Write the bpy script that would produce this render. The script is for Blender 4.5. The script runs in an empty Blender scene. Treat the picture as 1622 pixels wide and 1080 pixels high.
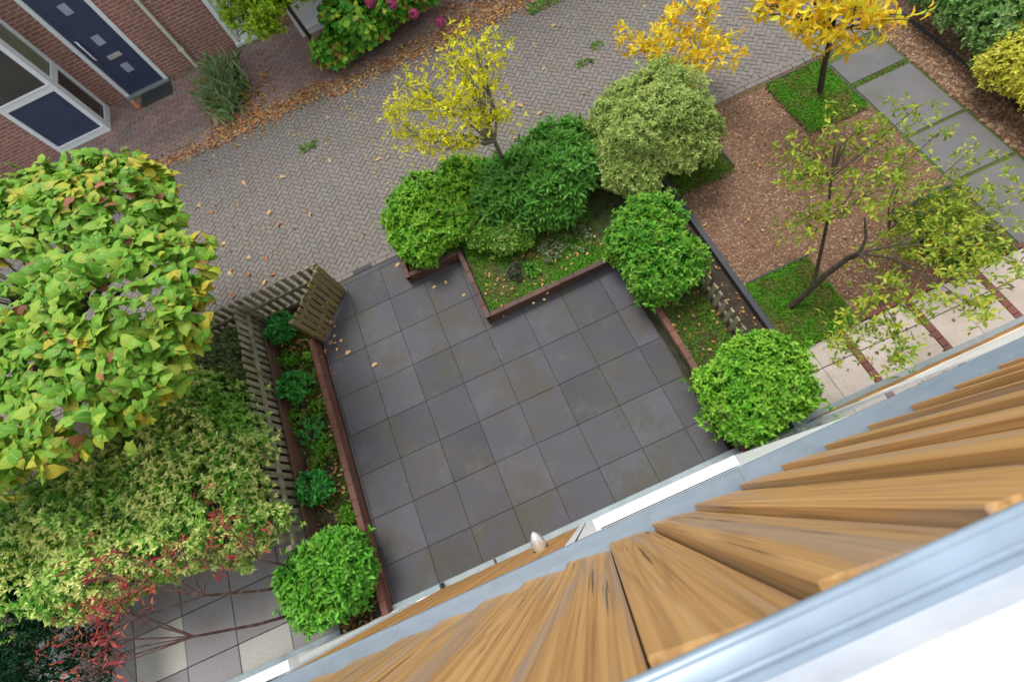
import bpy, math, random
import numpy as np
from mathutils import Vector, Matrix
R_ = math.radians
rng = np.random.default_rng(7)
random.seed(7)
scene = bpy.context.scene
COL = scene.collection

# ------------------------------------------------------------------ camera
cd = bpy.data.cameras.new('camera')
cam = bpy.data.objects.new('camera', cd); COL.objects.link(cam)
ax_r = Vector((0.90623145, -0.38643879, -0.17149232))
ax_d = Vector((-0.42249359, -0.84274337, -0.33359074))
ax_f = Vector((-0.01561161, 0.37476483, -0.92698846))
m = Matrix.Identity(4)
for i in range(3):
    m[i][0] = ax_r[i]; m[i][1] = -ax_d[i]; m[i][2] = -ax_f[i]
m.translation = Vector((2.169, -0.3695, 6.048))
cam.matrix_world = m
cd.sensor_fit = 'HORIZONTAL'; cd.sensor_width = 36; cd.lens = 717.04 / 1622 * 36
cd.clip_start = 0.02; cd.clip_end = 500
cd.dof.use_dof = True; cd.dof.focus_distance = 2.3; cd.dof.aperture_fstop = 2.4
scene.camera = cam

# ------------------------------------------------------------------ light
SUN_EL, SUN_AZ = R_(62), R_(-15)
w = bpy.data.worlds.new('World'); scene.world = w; w.use_nodes = True
nt = w.node_tree
sky = nt.nodes.new('ShaderNodeTexSky'); sky.sky_type = 'NISHITA'; sky.sun_disc = False
sky.sun_elevation = SUN_EL; sky.sun_rotation = SUN_AZ
sky.dust_density = 3.0; sky.air_density = 1.0
mx = nt.nodes.new('ShaderNodeMix'); mx.data_type = 'RGBA'
mx.inputs[0].default_value = 0.72
nt.links.new(sky.outputs[0], mx.inputs[6])
mx.inputs[7].default_value = (9.4, 9.7, 10.3, 1)
bg = nt.nodes['Background']; bg.inputs[1].default_value = 0.095
nt.links.new(mx.outputs[2], bg.inputs[0])
sl = bpy.data.lights.new('sun', 'SUN'); sl.energy = 2.0; sl.angle = R_(26); sl.color = (1, .96, .9)
so = bpy.data.objects.new('sun', sl); COL.objects.link(so)
sd = Vector((math.sin(SUN_AZ) * math.cos(SUN_EL), math.cos(SUN_AZ) * math.cos(SUN_EL), math.sin(SUN_EL)))
so.rotation_euler = sd.to_track_quat('Z', 'Y').to_euler(); so.location = (0, 4, 20)
scene.view_settings.view_transform = 'Standard'; scene.view_settings.look = 'None'
scene.view_settings.exposure = 0.66; scene.view_settings.gamma = 1
scene.render.engine = 'CYCLES'

# ------------------------------------------------------------------ materials
class NT:
    def __init__(s, name):
        s.m = bpy.data.materials.new(name); s.m.use_nodes = True
        s.t = s.m.node_tree; s.b = s.t.nodes['Principled BSDF']; s.tc = None
    def n(s, typ, **k):
        nd = s.t.nodes.new(typ)
        for a, v in k.items(): setattr(nd, a, v)
        return nd
    def l(s, a, b): s.t.links.new(a, b)
    def co(s, scale=(1, 1, 1), rot=(0, 0, 0), kind='Object', loc=(0, 0, 0)):
        if not s.tc: s.tc = s.n('ShaderNodeTexCoord')
        mp = s.n('ShaderNodeMapping'); mp.inputs['Scale'].default_value = scale
        mp.inputs['Rotation'].default_value = rot; mp.inputs['Location'].default_value = loc
        s.l(s.tc.outputs[kind], mp.inputs[0]); return mp.outputs[0]
    def noise(s, sc, det=5, rough=.6, vec=None, dist=0, out='Fac'):
        nd = s.n('ShaderNodeTexNoise'); nd.inputs['Scale'].default_value = sc
        nd.inputs['Detail'].default_value = det; nd.inputs['Roughness'].default_value = rough
        nd.inputs['Distortion'].default_value = dist
        if vec is None: vec = s.co()
        s.l(vec, nd.inputs['Vector']); return nd.outputs[out]
    def ramp(s, fac, stops, interp='LINEAR'):
        r = s.n('ShaderNodeValToRGB'); r.color_ramp.interpolation = interp
        e = r.color_ramp.elements
        while len(e) < len(stops): e.new(0.5)
        for i, (p, c) in enumerate(stops):
            e[i].position = p
            if not isinstance(c, (tuple, list)): c = (c, c, c)
            e[i].color = (*c, 1)
        s.l(fac, r.inputs[0]); return r.outputs[0]
    def mix(s, f, a, b, mode='MIX'):
        x = s.n('ShaderNodeMix'); x.data_type = 'RGBA'; x.blend_type = mode
        for i, v in ((0, f), (6, a), (7, b)):
            if hasattr(v, 'is_output') or isinstance(v, bpy.types.NodeSocket): s.l(v, x.inputs[i])
            elif isinstance(v, (tuple, list)): x.inputs[i].default_value = (*v, 1)
            else: x.inputs[i].default_value = v
        return x.outputs[2]
    def math(s, op, a, b=0.0):
        x = s.n('ShaderNodeMath'); x.operation = op
        for i, v in ((0, a), (1, b)):
            if isinstance(v, bpy.types.NodeSocket): s.l(v, x.inputs[i])
            else: x.inputs[i].default_value = v
        return x.outputs[0]
    def island(s): return s.n('ShaderNodeNewGeometry').outputs['Random Per Island']
    def bump(s, h, strength=.3, dist=.01):
        b = s.n('ShaderNodeBump'); b.inputs['Strength'].default_value = strength
        b.inputs['Distance'].default_value = dist
        s.l(h, b.inputs['Height']); s.l(b.outputs[0], s.b.inputs['Normal'])
    def col(s, c):
        if isinstance(c, bpy.types.NodeSocket): s.l(c, s.b.inputs['Base Color'])
        else: s.b.inputs['Base Color'].default_value = (*c, 1)
    def rough(s, v): s.b.inputs['Roughness'].default_value = v

def mottled(name, cols, sc=6, rough=.8, bump=.2, bsc=80, met=0, bdist=.004):
    t = NT(name); n = len(cols)
    f = t.noise(sc, 6, .65)
    t.col(t.ramp(f, [(.25 + .5 * i / max(1, n - 1), c) for i, c in enumerate(cols)]))
    t.rough(rough); t.b.inputs['Metallic'].default_value = met
    if bump: t.bump(t.noise(bsc, 4), bump, bdist)
    return t.m

def leaf_mat(name, cols, edge=None, midrib=None, patch=None, psc=2.0, rough=.45, trans=.25, pthr=(.5, .62), blotch=None, young=None, yamt=.8, yth=(.45, .8), bth=(.56, .66)):
    """one colour per leaf from the list, optional pale margins, optional patches of older leaves"""
    t = NT(name); isl = t.island(); n = len(cols)
    c = t.ramp(isl, [(i / max(1, n - 1) * .96 + .02, x) for i, x in enumerate(cols)])
    if patch:
        f = t.ramp(t.math('ADD', t.noise(psc, 3), t.math('MULTIPLY', t.math('SUBTRACT', isl, .5), .22)), [(pthr[0], 0.), (pthr[1], 1.)])
        c = t.mix(f, c, patch)
    at = t.n('ShaderNodeAttribute'); at.attribute_name = 'margin'
    if young:
        ay = t.n('ShaderNodeAttribute'); ay.attribute_name = 'young'
        f = t.math('MULTIPLY', t.ramp(ay.outputs['Fac'], [(yth[0], 0.), (yth[1], yamt)]), t.ramp(t.noise(psc * 1.3, 3, .6), [(.36, .25), (.56, 1.)]))
        c = t.mix(f, c, young)
    if edge:
        f = t.ramp(at.outputs['Fac'], [(.45, 0.), (.75, 1.)])
        c = t.mix(f, c, edge)
    if midrib:
        f = t.ramp(at.outputs['Fac'], [(.0, .55), (.16, 0.)])
        c = t.mix(f, c, midrib)
    if blotch:
        f = t.ramp(t.noise(26, 4, .7), [(bth[0], 0.), (bth[1], .9)])
        c = t.mix(f, c, blotch)
    t.col(c); t.rough(rough)
    t.b.inputs['Specular IOR Level'].default_value = .22
    tr = t.n('ShaderNodeBsdfTranslucent'); t.l(c, tr.inputs[0])
    ms = t.n('ShaderNodeMixShader'); ms.inputs[0].default_value = trans
    t.l(t.b.outputs[0], ms.inputs[1]); t.l(tr.outputs[0], ms.inputs[2])
    t.l(ms.outputs[0], t.t.nodes['Material Output'].inputs[0])
    return t.m

def brick_mat(name, c1, c2, mortar, axis='X', bw=.21, rh=.0625, msz=.01):
    t = NT(name)
    sx = t.n('ShaderNodeSeparateXYZ'); tc = t.n('ShaderNodeTexCoord'); t.l(tc.outputs['Object'], sx.inputs[0])
    cb = t.n('ShaderNodeCombineXYZ')
    t.l(sx.outputs['X' if axis == 'X' else 'Y'], cb.inputs[0]); t.l(sx.outputs['Z'], cb.inputs[1])
    br = t.n('ShaderNodeTexBrick'); t.l(cb.outputs[0], br.inputs['Vector'])
    br.inputs['Scale'].default_value = 1; br.inputs['Brick Width'].default_value = bw
    br.inputs['Row Height'].default_value = rh; br.inputs['Mortar Size'].default_value = msz
    br.inputs['Color1'].default_value = (*c1, 1); br.inputs['Color2'].default_value = (*c2, 1)
    br.inputs['Mortar'].default_value = (*mortar, 1); br.inputs['Mortar Smooth'].default_value = .2
    c = t.mix(t.ramp(t.noise(18, 5), [(.35, 0.), (.7, .5)]), br.outputs[0], tuple(x * .45 for x in c1))
    c = t.mix(t.ramp(t.noise(.9, 4), [(.5, 0.), (.75, .35)]), c, (.10, .085, .06))
    t.col(c); t.rough(.85)
    h = t.math('SUBTRACT', t.math('MULTIPLY', t.noise(120, 3), .3), br.outputs['Fac'])
    t.bump(h, .6, .006)
    return t.m

def wood_mat(name, base, light, dark, grey, along='Z', rough=.6, gsc=1.0, moss=None, greyamt=.6):
    t = NT(name); isl = t.island()
    tc = t.n('ShaderNodeTexCoord'); ad = t.n('ShaderNodeVectorMath'); ad.operation = 'ADD'
    ml = t.math('MULTIPLY', isl, 37.0)
    cb = t.n('ShaderNodeCombineXYZ'); t.l(ml, cb.inputs[0]); t.l(ml, cb.inputs[1]); t.l(ml, cb.inputs[2])
    t.l(tc.outputs['Object'], ad.inputs[0]); t.l(cb.outputs[0], ad.inputs[1])
    def mp(a, b):
        q = t.n('ShaderNodeMapping'); t.l(ad.outputs[0], q.inputs[0])
        s = {'Z': (a, a, b), 'X': (b, a, a), 'Y': (a, b, a)}[along]
        q.inputs['Scale'].default_value = s; return q.outputs[0]
    g1 = t.noise(1, 5, .65, mp(38 * gsc, .55 * gsc), .12)           # fine streaks
    g2 = t.noise(1, 2, .45, mp(7 * gsc, .22 * gsc), .15)             # broad figure
    g3 = t.noise(1, 2, .5, mp(165 * gsc, 1.4 * gsc), .1)             # fine grain lines
    wv = t.math('SINE', t.math('MULTIPLY', g2, 80.0))              # growth-ring lines
    ring = t.ramp(wv, [(.35, 0.), (.97, 1.)])
    c = t.ramp(g1, [(.12, dark), (.42, base), (.85, light)])
    c = t.mix(t.math('MULTIPLY', ring, .28), c, dark)
    c = t.mix(t.ramp(g3, [(.53, 0.), (.72, .38)]), c, dark)
    gm = t.ramp(t.noise(1, 4, .6, mp(11 * gsc, .5 * gsc), .4), [(.5, 0.), (.62, greyamt)])
    c = t.mix(gm, c, grey)
    c = t.mix(t.math('MULTIPLY', t.math('SUBTRACT', isl, .3), .5), c, light)
    c = t.mix(t.ramp(t.noise(1, 3, .6, mp(42 * gsc, .9 * gsc), .2), [(.63, 0.), (.69, .85)]), c, tuple(q * .45 for q in dark))
    if moss:
        c = t.mix(t.ramp(t.noise(7, 4), [(.47, 0.), (.66, .8)]), c, moss)
    t.col(c); t.rough(rough)
    c = t.mix(t.math('MULTIPLY', isl, .5), c, tuple(q * .5 for q in base))
    t.col(c); t.bump(t.math('SUBTRACT', g1, t.math('MULTIPLY', ring, .4)), .3, .002)
    return t.m

def plain(name, c, rough=.5, met=0., bump=0, var=.12):
    t = NT(name)
    f = t.noise(5, 5)
    t.col(t.ramp(f, [(.3, tuple(x * (1 - var) for x in c)), (.7, tuple(min(1, x * (1 + var)) for x in c))]))
    t.rough(rough); t.b.inputs['Metallic'].default_value = met
    if bump: t.bump(t.noise(90, 3), bump, .003)
    return t.m

def glass_mat(name, c=(.05, .06, .07)):
    t = NT(name); t.col(t.ramp(t.noise(2), [(.3, c), (.7, tuple(x * 1.5 for x in c))])); t.rough(.06)
    t.b.inputs['Specular IOR Level'].default_value = .8
    return t.m

# ------------------------------------------------------------------ mesh helpers
class MB:
    def __init__(s): s.v = []; s.f = []
    def add(s, vs, fs):
        o = len(s.v); s.v += [tuple(v) for v in vs]; s.f += [tuple(i + o for i in f) for f in fs]; return s
    def box(s, x0, x1, y0, y1, z0, z1, bev=0.0, mtx=None):
        b = bev
        if b <= 0:
            vs = [(x, y, z) for z in (z0, z1) for y in (y0, y1) for x in (x0, x1)]
            fs = [(0, 2, 3, 1), (4, 5, 7, 6), (0, 1, 5, 4), (2, 6, 7, 3), (0, 4, 6, 2), (1, 3, 7, 5)]
        else:
            vs = [(x, y, z0) for x, y in ((x0, y0), (x1, y0), (x1, y1), (x0, y1))]
            vs += [(x, y, z1 - b) for x, y in ((x0, y0), (x1, y0), (x1, y1), (x0, y1))]
            vs += [(x, y, z1) for x, y in ((x0 + b, y0 + b), (x1 - b, y0 + b), (x1 - b, y1 - b), (x0 + b, y1 - b))]
            fs = [(3, 2, 1, 0), (8, 9, 10, 11)]
            for k in range(4):
                n = (k + 1) % 4; fs += [(k, n, n + 4, k + 4), (k + 4, n + 4, n + 8, k + 8)]
        if mtx is not None: vs = [tuple(mtx @ Vector(v)) for v in vs]
        return s.add(vs, fs)
    def tube(s, pts, rads, k=7):
        pts = [Vector(p) for p in pts]; n = len(pts)
        if not isinstance(rads, (list, tuple)): rads = [rads] * n
        vs = []; prev = None
        for i, p in enumerate(pts):
            d = (pts[min(i + 1, n - 1)] - pts[max(i - 1, 0)]).normalized()
            a = d.orthogonal().normalized() if prev is None else (prev - d * prev.dot(d)).normalized()
            prev = a; b = d.cross(a)
            for j in range(k):
                t = 2 * math.pi * j / k
                vs.append(p + (a * math.cos(t) + b * math.sin(t)) * rads[i])
        fs = [(i * k + j, i * k + (j + 1) % k, (i + 1) * k + (j + 1) % k, (i + 1) * k + j) for i in range(n - 1) for j in range(k)]
        fs += [tuple(range(k))[::-1], tuple((n - 1) * k + j for j in range(k))]
        return s.add(vs, fs)
    def lathe(s, prof, mtx, k=24):
        vs = []
        for r, z in prof:
            for j in range(k):
                t = 2 * math.pi * j / k; vs.append(mtx @ Vector((r * math.cos(t), r * math.sin(t), z)))
        n = len(prof)
        fs = [(i * k + j, i * k + (j + 1) % k, (i + 1) * k + (j + 1) % k, (i + 1) * k + j) for i in range(n - 1) for j in range(k)]
        fs += [tuple(range(k))[::-1], tuple((n - 1) * k + j for j in range(k))]
        return s.add(vs, fs)
    def build(s, name, mat, parent=None, smooth=False):
        me = bpy.data.meshes.new(name); me.from_pydata(s.v, [], s.f); me.update()
        if smooth: me.polygons.foreach_set('use_smooth', [True] * len(me.polygons))
        return link(name, me, mat, parent)

def link(name, me, mat, parent=None):
    o = bpy.data.objects.new(name, me); COL.objects.link(o)
    if mat: me.materials.append(mat)
    if parent:
        o.parent = parent; o.matrix_parent_inverse = Matrix.Translation(-parent.location) if parent.type == 'EMPTY' else Matrix.Identity(4)
    return o
def tag(o, label=None, cat=None, group=None, kind=None):
    for k, v in (('label', label), ('category', cat), ('group', group), ('kind', kind)):
        if v: o[k] = v
    return o
def thing(name, label, cat, loc=(0, 0, 0), group=None):
    o = bpy.data.objects.new(name, None); o.empty_display_size = .2; COL.objects.link(o); o.location = loc
    return tag(o, label, cat, group)
def struct(o): o['kind'] = 'structure'; return o

# ---- leaves
# template: x across, y along, z up (folded); margin: 0 midrib, 1 edge
def tmpl(kind):
    if kind == 'lance':
        v = [(0, 0, 0), (0, .5, .02), (0, 1, -.1), (-.5, .3, .10), (-.42, .66, .07), (.5, .3, .10), (.42, .66, .07)]
        f = [(0, 1, 4, 3), (1, 2, 4), (0, 5, 6, 1), (1, 6, 2)]; mg = [0, 0, .8, 1, 1, 1, 1]
    elif kind == 'oval':
        v = [(0, 0, 0), (0, .5, .0), (0, 1, -.12), (-.4, .18, .06), (-.52, .5, .09), (-.34, .84, .0), (.4, .18, .06), (.52, .5, .09), (.34, .84, .0)]
        f = [(0, 1, 4, 3), (1, 2, 5, 4), (0, 6, 7, 1), (1, 7, 8, 2)]; mg = [0, 0, .8, 1, 1, 1, 1, 1, 1]
    else:  # heart, with shallow lobes and drooping tip
        v = [(0, .0, 0), (0, .35, .03), (0, .7, -.01), (0, 1.05, -.22),
             (-.28, -.14, .02), (-.55, .14, .02), (-.52, .42, -.03), (-.3, .74, -.06),
             (.28, -.14, .02), (.55, .14, .02), (.52, .42, -.03), (.3, .74, -.06)]
        f = [(0, 1, 5, 4), (1, 2, 6, 5), (2, 7, 6), (2, 3, 7), (0, 8, 9, 1), (1, 9, 10, 2), (2, 10, 11), (2, 11, 3)]
        mg = [0, 0, 0, .8, 1, 1, 1, 1, 1, 1, 1, 1]
    return np.array(v, float), f, np.array(mg, float)
def nrm(a): return a / np.maximum(1e-9, np.linalg.norm(a, axis=-1, keepdims=True))
NL = [1]
def leaves(name, P, N, D, L, W, mat, parent=None, kind='lance'):
    T, F, MG = tmpl(kind); n = len(P); k = len(T)
    D = nrm(D); X = nrm(np.cross(D, N)); Z = np.cross(X, D)
    V = (P[:, None, :] + X[:, None, :] * (T[None, :, 0:1] * W[:, None, None]) + D[:, None, :] * (T[None, :, 1:2] * L[:, None, None])
         + Z[:, None, :] * (T[None, :, 2:3] * (L[:, None, None] * rng.uniform(.5, 2.2, (n, 1, 1)))))
    me = bpy.data.meshes.new(name)
    me.vertices.add(n * k); me.vertices.foreach_set('co', V.reshape(-1))
    idx = np.concatenate([np.array(f) for f in F]); cnt = np.array([len(f) for f in F])
    li = (idx[None, :] + (np.arange(n) * k)[:, None]).reshape(-1)
    lt = np.tile(cnt, n); ls = np.concatenate([[0], np.cumsum(lt)[:-1]])
    me.loops.add(len(li)); me.loops.foreach_set('vertex_index', li.astype(np.int32))
    me.polygons.add(len(lt)); me.polygons.foreach_set('loop_start', ls.astype(np.int32)); me.polygons.foreach_set('loop_total', lt.astype(np.int32))
    me.update(calc_edges=True)
    a = me.attributes.new('margin', 'FLOAT', 'POINT'); a.data.foreach_set('value', np.tile(MG, n).astype(np.float32))
    yv = np.clip(1 - (np.arange(n) % NL[0]) / NL[0] + rng.normal(0, .12, n) + np.repeat(rng.normal(0, .16, n // NL[0] + 1), NL[0])[:n], 0, 1)
    a = me.attributes.new('young', 'FLOAT', 'POINT'); a.data.foreach_set('value', np.repeat(yv, k).astype(np.float32))
    return link(name, me, mat, parent)

def wob(P, s=2.3, ph=0.0):
    return (np.sin(P[:, 0] * s * 1.7 + ph) + np.sin(P[:, 1] * s * 2.1 + 1.3 * ph + 1) + np.sin(P[:, 2] * s * 2.6 + .7 * ph + 2)
            + .6 * np.sin((P[:, 0] + P[:, 1]) * s * 3.9 + ph) + .6 * np.sin((P[:, 1] - P[:, 2]) * s * 4.3 + 2 * ph)) / 4.2
def shell(lobes, n, zlo=-.35, depth=.2, amp=.1, s=2.3, boxy=2.0, gap=0.0):
    """points and outward normals spread over a cluster of lobes ((cx,cy,cz),(rx,ry,rz))"""
    C = np.array([l[0] for l in lobes], float); Rr = np.array([l[1] for l in lobes], float)
    wt = (Rr[:, 0] * Rr[:, 1] + Rr[:, 1] * Rr[:, 2] + Rr[:, 0] * Rr[:, 2]); wt /= wt.sum()
    outP = []; outN = []; got = 0
    while got < n:
        mN = n * 2
        k = rng.choice(len(lobes), mN, p=wt)
        d = nrm(rng.normal(size=(mN, 3))); d = d[d[:, 2] > zlo]; k = k[:len(d)]
        dd = d / (np.abs(d) ** boxy).sum(1, keepdims=True) ** (1 / boxy) if boxy > 2 else d
        r = 1 - np.abs(rng.normal(0, depth, len(d))); r = r + (rng.random(len(d)) < .07) * rng.uniform(.04, .22, len(d))
        P = C[k] + dd * Rr[k] * r[:, None]
        P = P + d * (wob(P, s) * amp)[:, None]
        nn = nrm(d / Rr[k])
        ok = P[:, 2] > .02
        for j in range(len(lobes)):
            q = (((P - C[j]) / Rr[j]) ** 2).sum(1)
            ok &= (q > .55) | (k == j)
        if gap > 0: ok &= wob(P, 4.7, 3.3) > -1 + gap
        P = P[ok]; nn = nn[ok]
        outP.append(P); outN.append(nn); got += len(P)
    return np.concatenate(outP)[:n], np.concatenate(outN)[:n]
def sprigs(P, A, nl, L, W, elev=(15, 55), jit=.25, lj=.25):
    """whorls of nl leaves about axis A at points P"""
    NL[0] = nl
    n = len(P); A = nrm(A); a = rng.normal(size=(n, 3)); X = nrm(np.cross(A, a)); Y = np.cross(A, X)
    t = (np.arange(nl) * 2.399)[None, :] + rng.uniform(0, 6.28, (n, 1)) + rng.normal(0, .2, (n, nl))
    e = np.radians(np.linspace(elev[1], elev[0], nl))[None, :] + rng.normal(0, jit, (n, nl))
    rad = X[:, None] * np.cos(t)[..., None] + Y[:, None] * np.sin(t)[..., None]
    D = rad * np.cos(e)[..., None] + A[:, None] * np.sin(e)[..., None]
    Nn = A[:, None] * np.cos(e)[..., None] - rad * np.sin(e)[..., None]
    LL = L * rng.uniform(1 - lj, 1 + lj, (n, nl))
    PP = np.repeat(P[:, None], nl, 1) - A[:, None] * (np.arange(nl) / nl * L * .5)[None, :, None]
    return PP.reshape(-1, 3), Nn.reshape(-1, 3), D.reshape(-1, 3), LL.reshape(-1), (LL * W / L).reshape(-1)
def foliage(name, lobes, n, nl, L, W, mat, parent, up=.5, zlo=-.35, depth=.15, amp=.08, s=2.3, elev=(10, 55), kind='lance', boxy=2.0, gap=0.0, jit=.25):
    P, N = shell(lobes, n, zlo, depth, amp, s, boxy, gap)
    A = nrm(N + np.array([0, 0, up]) + rng.normal(0, .3, N.shape))
    return leaves(name, *sprigs(P, A, nl, L, W, elev, jit), mat, parent, kind)
def drop(A):   # leaves lying flat on a surface
    n = len(A); N = nrm(np.array([0, 0, 1.0]) + rng.normal(0, .18, (n, 3))); a = rng.uniform(0, 6.28, n)
    return N, np.stack([np.cos(a), np.sin(a), rng.normal(0, .1, n)], 1)

def bark_tubes(mb, base, tips, r0, k=6, bend=.12, fork=None):
    """limbs from base (or fork) to each tip, gently crooked"""
    f = Vector(fork) if fork else Vector(base)
    if fork:
        b = Vector(base); mid = (b + f) / 2 + Vector((random.uniform(-1, 1), random.uniform(-1, 1), 0)) * .03
        mb.tube([b, mid, f], [r0 * 1.15, r0, r0 * .85], 8)
    for t in tips:
        t = Vector(t); d = (t - f).length; pts = [f]; n = 5
        for i in range(1, n):
            q = f.lerp(t, i / n) + Vector([random.uniform(-1, 1) for _ in range(3)]) * bend * d * .35
            q.z += math.sin(math.pi * i / n) * .04 * d; pts.append(q)
        pts.append(t); r = r0 * random.uniform(.45, .7)
        mb.tube(pts, [r * (1 - .8 * i / n) for i in range(n + 1)], k)
    return mb

# ------------------------------------------------------------------ palette
M = {}
M['soil'] = mottled('soil', [(.016, .012, .009), (.04, .03, .02), (.075, .055, .038)], 9, .95, .6, 60, bdist=.02)
M['joint'] = mottled('joint_sand', [(.10, .092, .077), (.13, .118, .10), (.10, .105, .07)], 5, .95, .3)
M['white'] = plain('white_paint', (.72, .77, .78), .35, var=.04)
M['sillwhite'] = mottled('sill_white', [(.50, .54, .62), (.66, .70, .76), (.80, .82, .84)], 7, .5, .1, 30)
M['white_bright'] = plain('white_gloss', (.84, .85, .86), .4, var=.06)
t = NT('zinc_grey_metal')
c = t.ramp(t.noise(1, 4, .6, t.co((1.2, 9, 9))), [(.3, (.15, .205, .255)), (.7, (.21, .27, .33))])
c = t.mix(t.ramp(t.noise(55, 3, .6), [(.70, 0.), (.76, .7)]), c, (.5, .55, .58))
c = t.mix(t.ramp(t.noise(3.5, 5, .7), [(.55, 0.), (.8, .5)]), c, (.12, .13, .12))
t.col(c); t.b.inputs['Metallic'].default_value = .2
t.l(t.ramp(t.noise(12, 4), [(.3, .3), (.7, .55)]), t.b.inputs['Roughness']); M['metal'] = t.m
M['metal_pale'] = plain('pale_grey_metal', (.24, .29, .31), .45, .15, var=.16)
M['navy'] = plain('navy_paint', (.036, .054, .10), .25, var=.12)
M['glass'] = glass_mat('window_glass', (.035, .035, .03))
M['glassfrost'] = plain('frosted_glass', (.30, .37, .47), .25, var=.1)
M['glasspale'] = glass_mat('pale_glass', (.32, .36, .38))
M['steel'] = plain('brushed_steel', (.62, .62, .6), .3, .6)
M['cream'] = plain('cream_plastic', (.60, .62, .48), .4)
M['dark'] = plain('dark_rubber', (.03, .033, .033), .8, bump=.4)
M['blackedge'] = plain('dark_edging', (.035, .038, .045), .6)
M['bark'] = mottled('bark', [(.02, .016, .012), (.05, .04, .028), (.09, .085, .05)], 25, .9, .6, 70)
M['barkpale'] = mottled('pale_bark', [(.09, .085, .06), (.16, .16, .11), (.1, .12, .05)], 20, .9, .5, 70)
M['barkred'] = mottled('reddish_bark', [(.03, .016, .014), (.08, .03, .024), (.2, .16, .15)], 12, .85, .5, 70)
M['housebrick'] = brick_mat('house_brick', (.36, .155, .115), (.26, .11, .085), (.44, .34, .28))
M['housebrick2'] = brick_mat('house_brick_bay', (.20, .07, .045), (.14, .052, .036), (.24, .19, .16))

# ------------------------------------------------------------------ ground structures
g = MB(); g.box(-60, 60, -40, 60, -.3, -.05); struct(g.build('ground', M['soil']))

def pav_mat(name, cols, moss, mossamt, sc=.8, rough=.75, stain=None):
    t = NT(name); isl = t.island(); n = len(cols)
    c = t.ramp(isl, [(i / (n - 1), x) for i, x in enumerate(cols)])
    c = t.mix(t.ramp(t.noise(35, 5, .7), [(.35, 0.), (.75, .45)]), c, tuple(x * .55 for x in cols[0]))
    c = t.mix(t.ramp(t.noise(sc, 5, .65), [(.52, 0.), (.7, mossamt)]), c, moss)
    if stain: c = t.mix(t.ramp(t.noise(1.7, 6, .7, t.co((1, 1, 1), loc=(3, 7, 0))), [(.45, 0.), (.68, .6)]), c, stain)
    t.col(c); t.rough(rough); t.bump(t.noise(150, 3), .25, .003); return t
M['streetbrick'] = pav_mat('street_clinker', [(.150, .134, .122), (.172, .155, .138), (.19, .172, .153), (.16, .148, .138)], (.125, .125, .08), .5, .8, stain=(.16, .125, .10)).m
M['redpaver'] = pav_mat('red_paver', [(.23, .145, .12), (.29, .18, .15), (.34, .22, .19), (.24, .20, .19)], (.11, .12, .05), .7, 1.2, stain=(.19, .155, .135)).m

def bricks_mesh(rects, mat, name):
    """rects: list of (cx,cy,ang,halfL,halfW) ; slightly uneven brick tops"""
    n = len(rects); a = np.array(rects)
    ca, sa = np.cos(a[:, 2]), np.sin(a[:, 2])
    V = np.zeros((n, 8, 3)); i = 0
    dz = rng.normal(0, .0015, n); tx = rng.normal(0, .006, n); ty = rng.normal(0, .006, n)
    for (lvl, inset, z) in ((0, 0, -.05), (1, .004, 0.0)):
        for sx, sy in ((-1, -1), (1, -1), (1, 1), (-1, 1)):
            lx = sx * (a[:, 3] - inset); ly = sy * (a[:, 4] - inset)
            V[:, i, 0] = a[:, 0] + lx * ca - ly * sa; V[:, i, 1] = a[:, 1] + lx * sa + ly * ca
            V[:, i, 2] = z + dz + (lx * tx + ly * ty) * lvl; i += 1
    F = [(4, 5, 6, 7), (0, 1, 5, 4), (1, 2, 6, 5), (2, 3, 7, 6), (3, 0, 4, 7)]
    me = bpy.data.meshes.new(name)
    fs = [tuple(k * 8 + q for q in f) for k in range(n) for f in F]
    me.from_pydata(V.reshape(-1, 3).tolist(), [], fs); me.update()
    return struct(link(name, me, mat))
# street in herringbone laid at 45 degrees
W_ = .082; rects = []
for i in range(-200, 200):
    for j in range(-200, 200):
        s = (i - j) % 4
        if s == 0: cx, cy, an = i + 1, j + .5, 0
        elif s == 3: cx, cy, an = i + .5, j + 1, math.pi / 2
        else: continue
        c45 = math.sqrt(.5); x = (cx - cy) * c45 * W_; y = (cx + cy) * c45 * W_
        x += 3; y += 6
        lo = 5.06 if .9 < x < 4.6 else 4.40
        if -9 < x < 14 and lo < y < 8.55:
            rects.append((x + random.gauss(0, .001), y + random.gauss(0, .001), an + math.pi / 4 + random.gauss(0, .01), W_ - .0022, W_ / 2 - .0022))
bricks_mesh(rects, M['streetbrick'], 'street')
g = MB(); g.box(-30, 40, 4.2, 8.66, -.08, -.009); struct(g.build('street_bed', M['joint']))
# edge courses (kerb strips) along both sides of the street
rects = []
for x in np.arange(-9, 14, .206):
    rects.append((x, 8.58, 0, .1, .045))
    if not (.93 < x < 4.7): rects += [(x, 4.335, 0, .1, .042), (x + .1, 4.42, 0, .1, .042)]
bricks_mesh(rects, M['streetbrick'], 'kerb').location.z = .007
# pavement opposite
rects = []
for r, y in enumerate(np.arange(8.68, 11.2, .103)):
    for x in np.arange(-9, 14, .206):
        rects.append((x + (r % 2) * .103, y, random.gauss(0, .008), .1, .049))
bricks_mesh(rects, M['redpaver'], 'pavement')
g = MB(); g.box(-30, 40, 8.62, 11.24, -.08, -.011); struct(g.build('pavement_bed', M['joint']))

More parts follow.
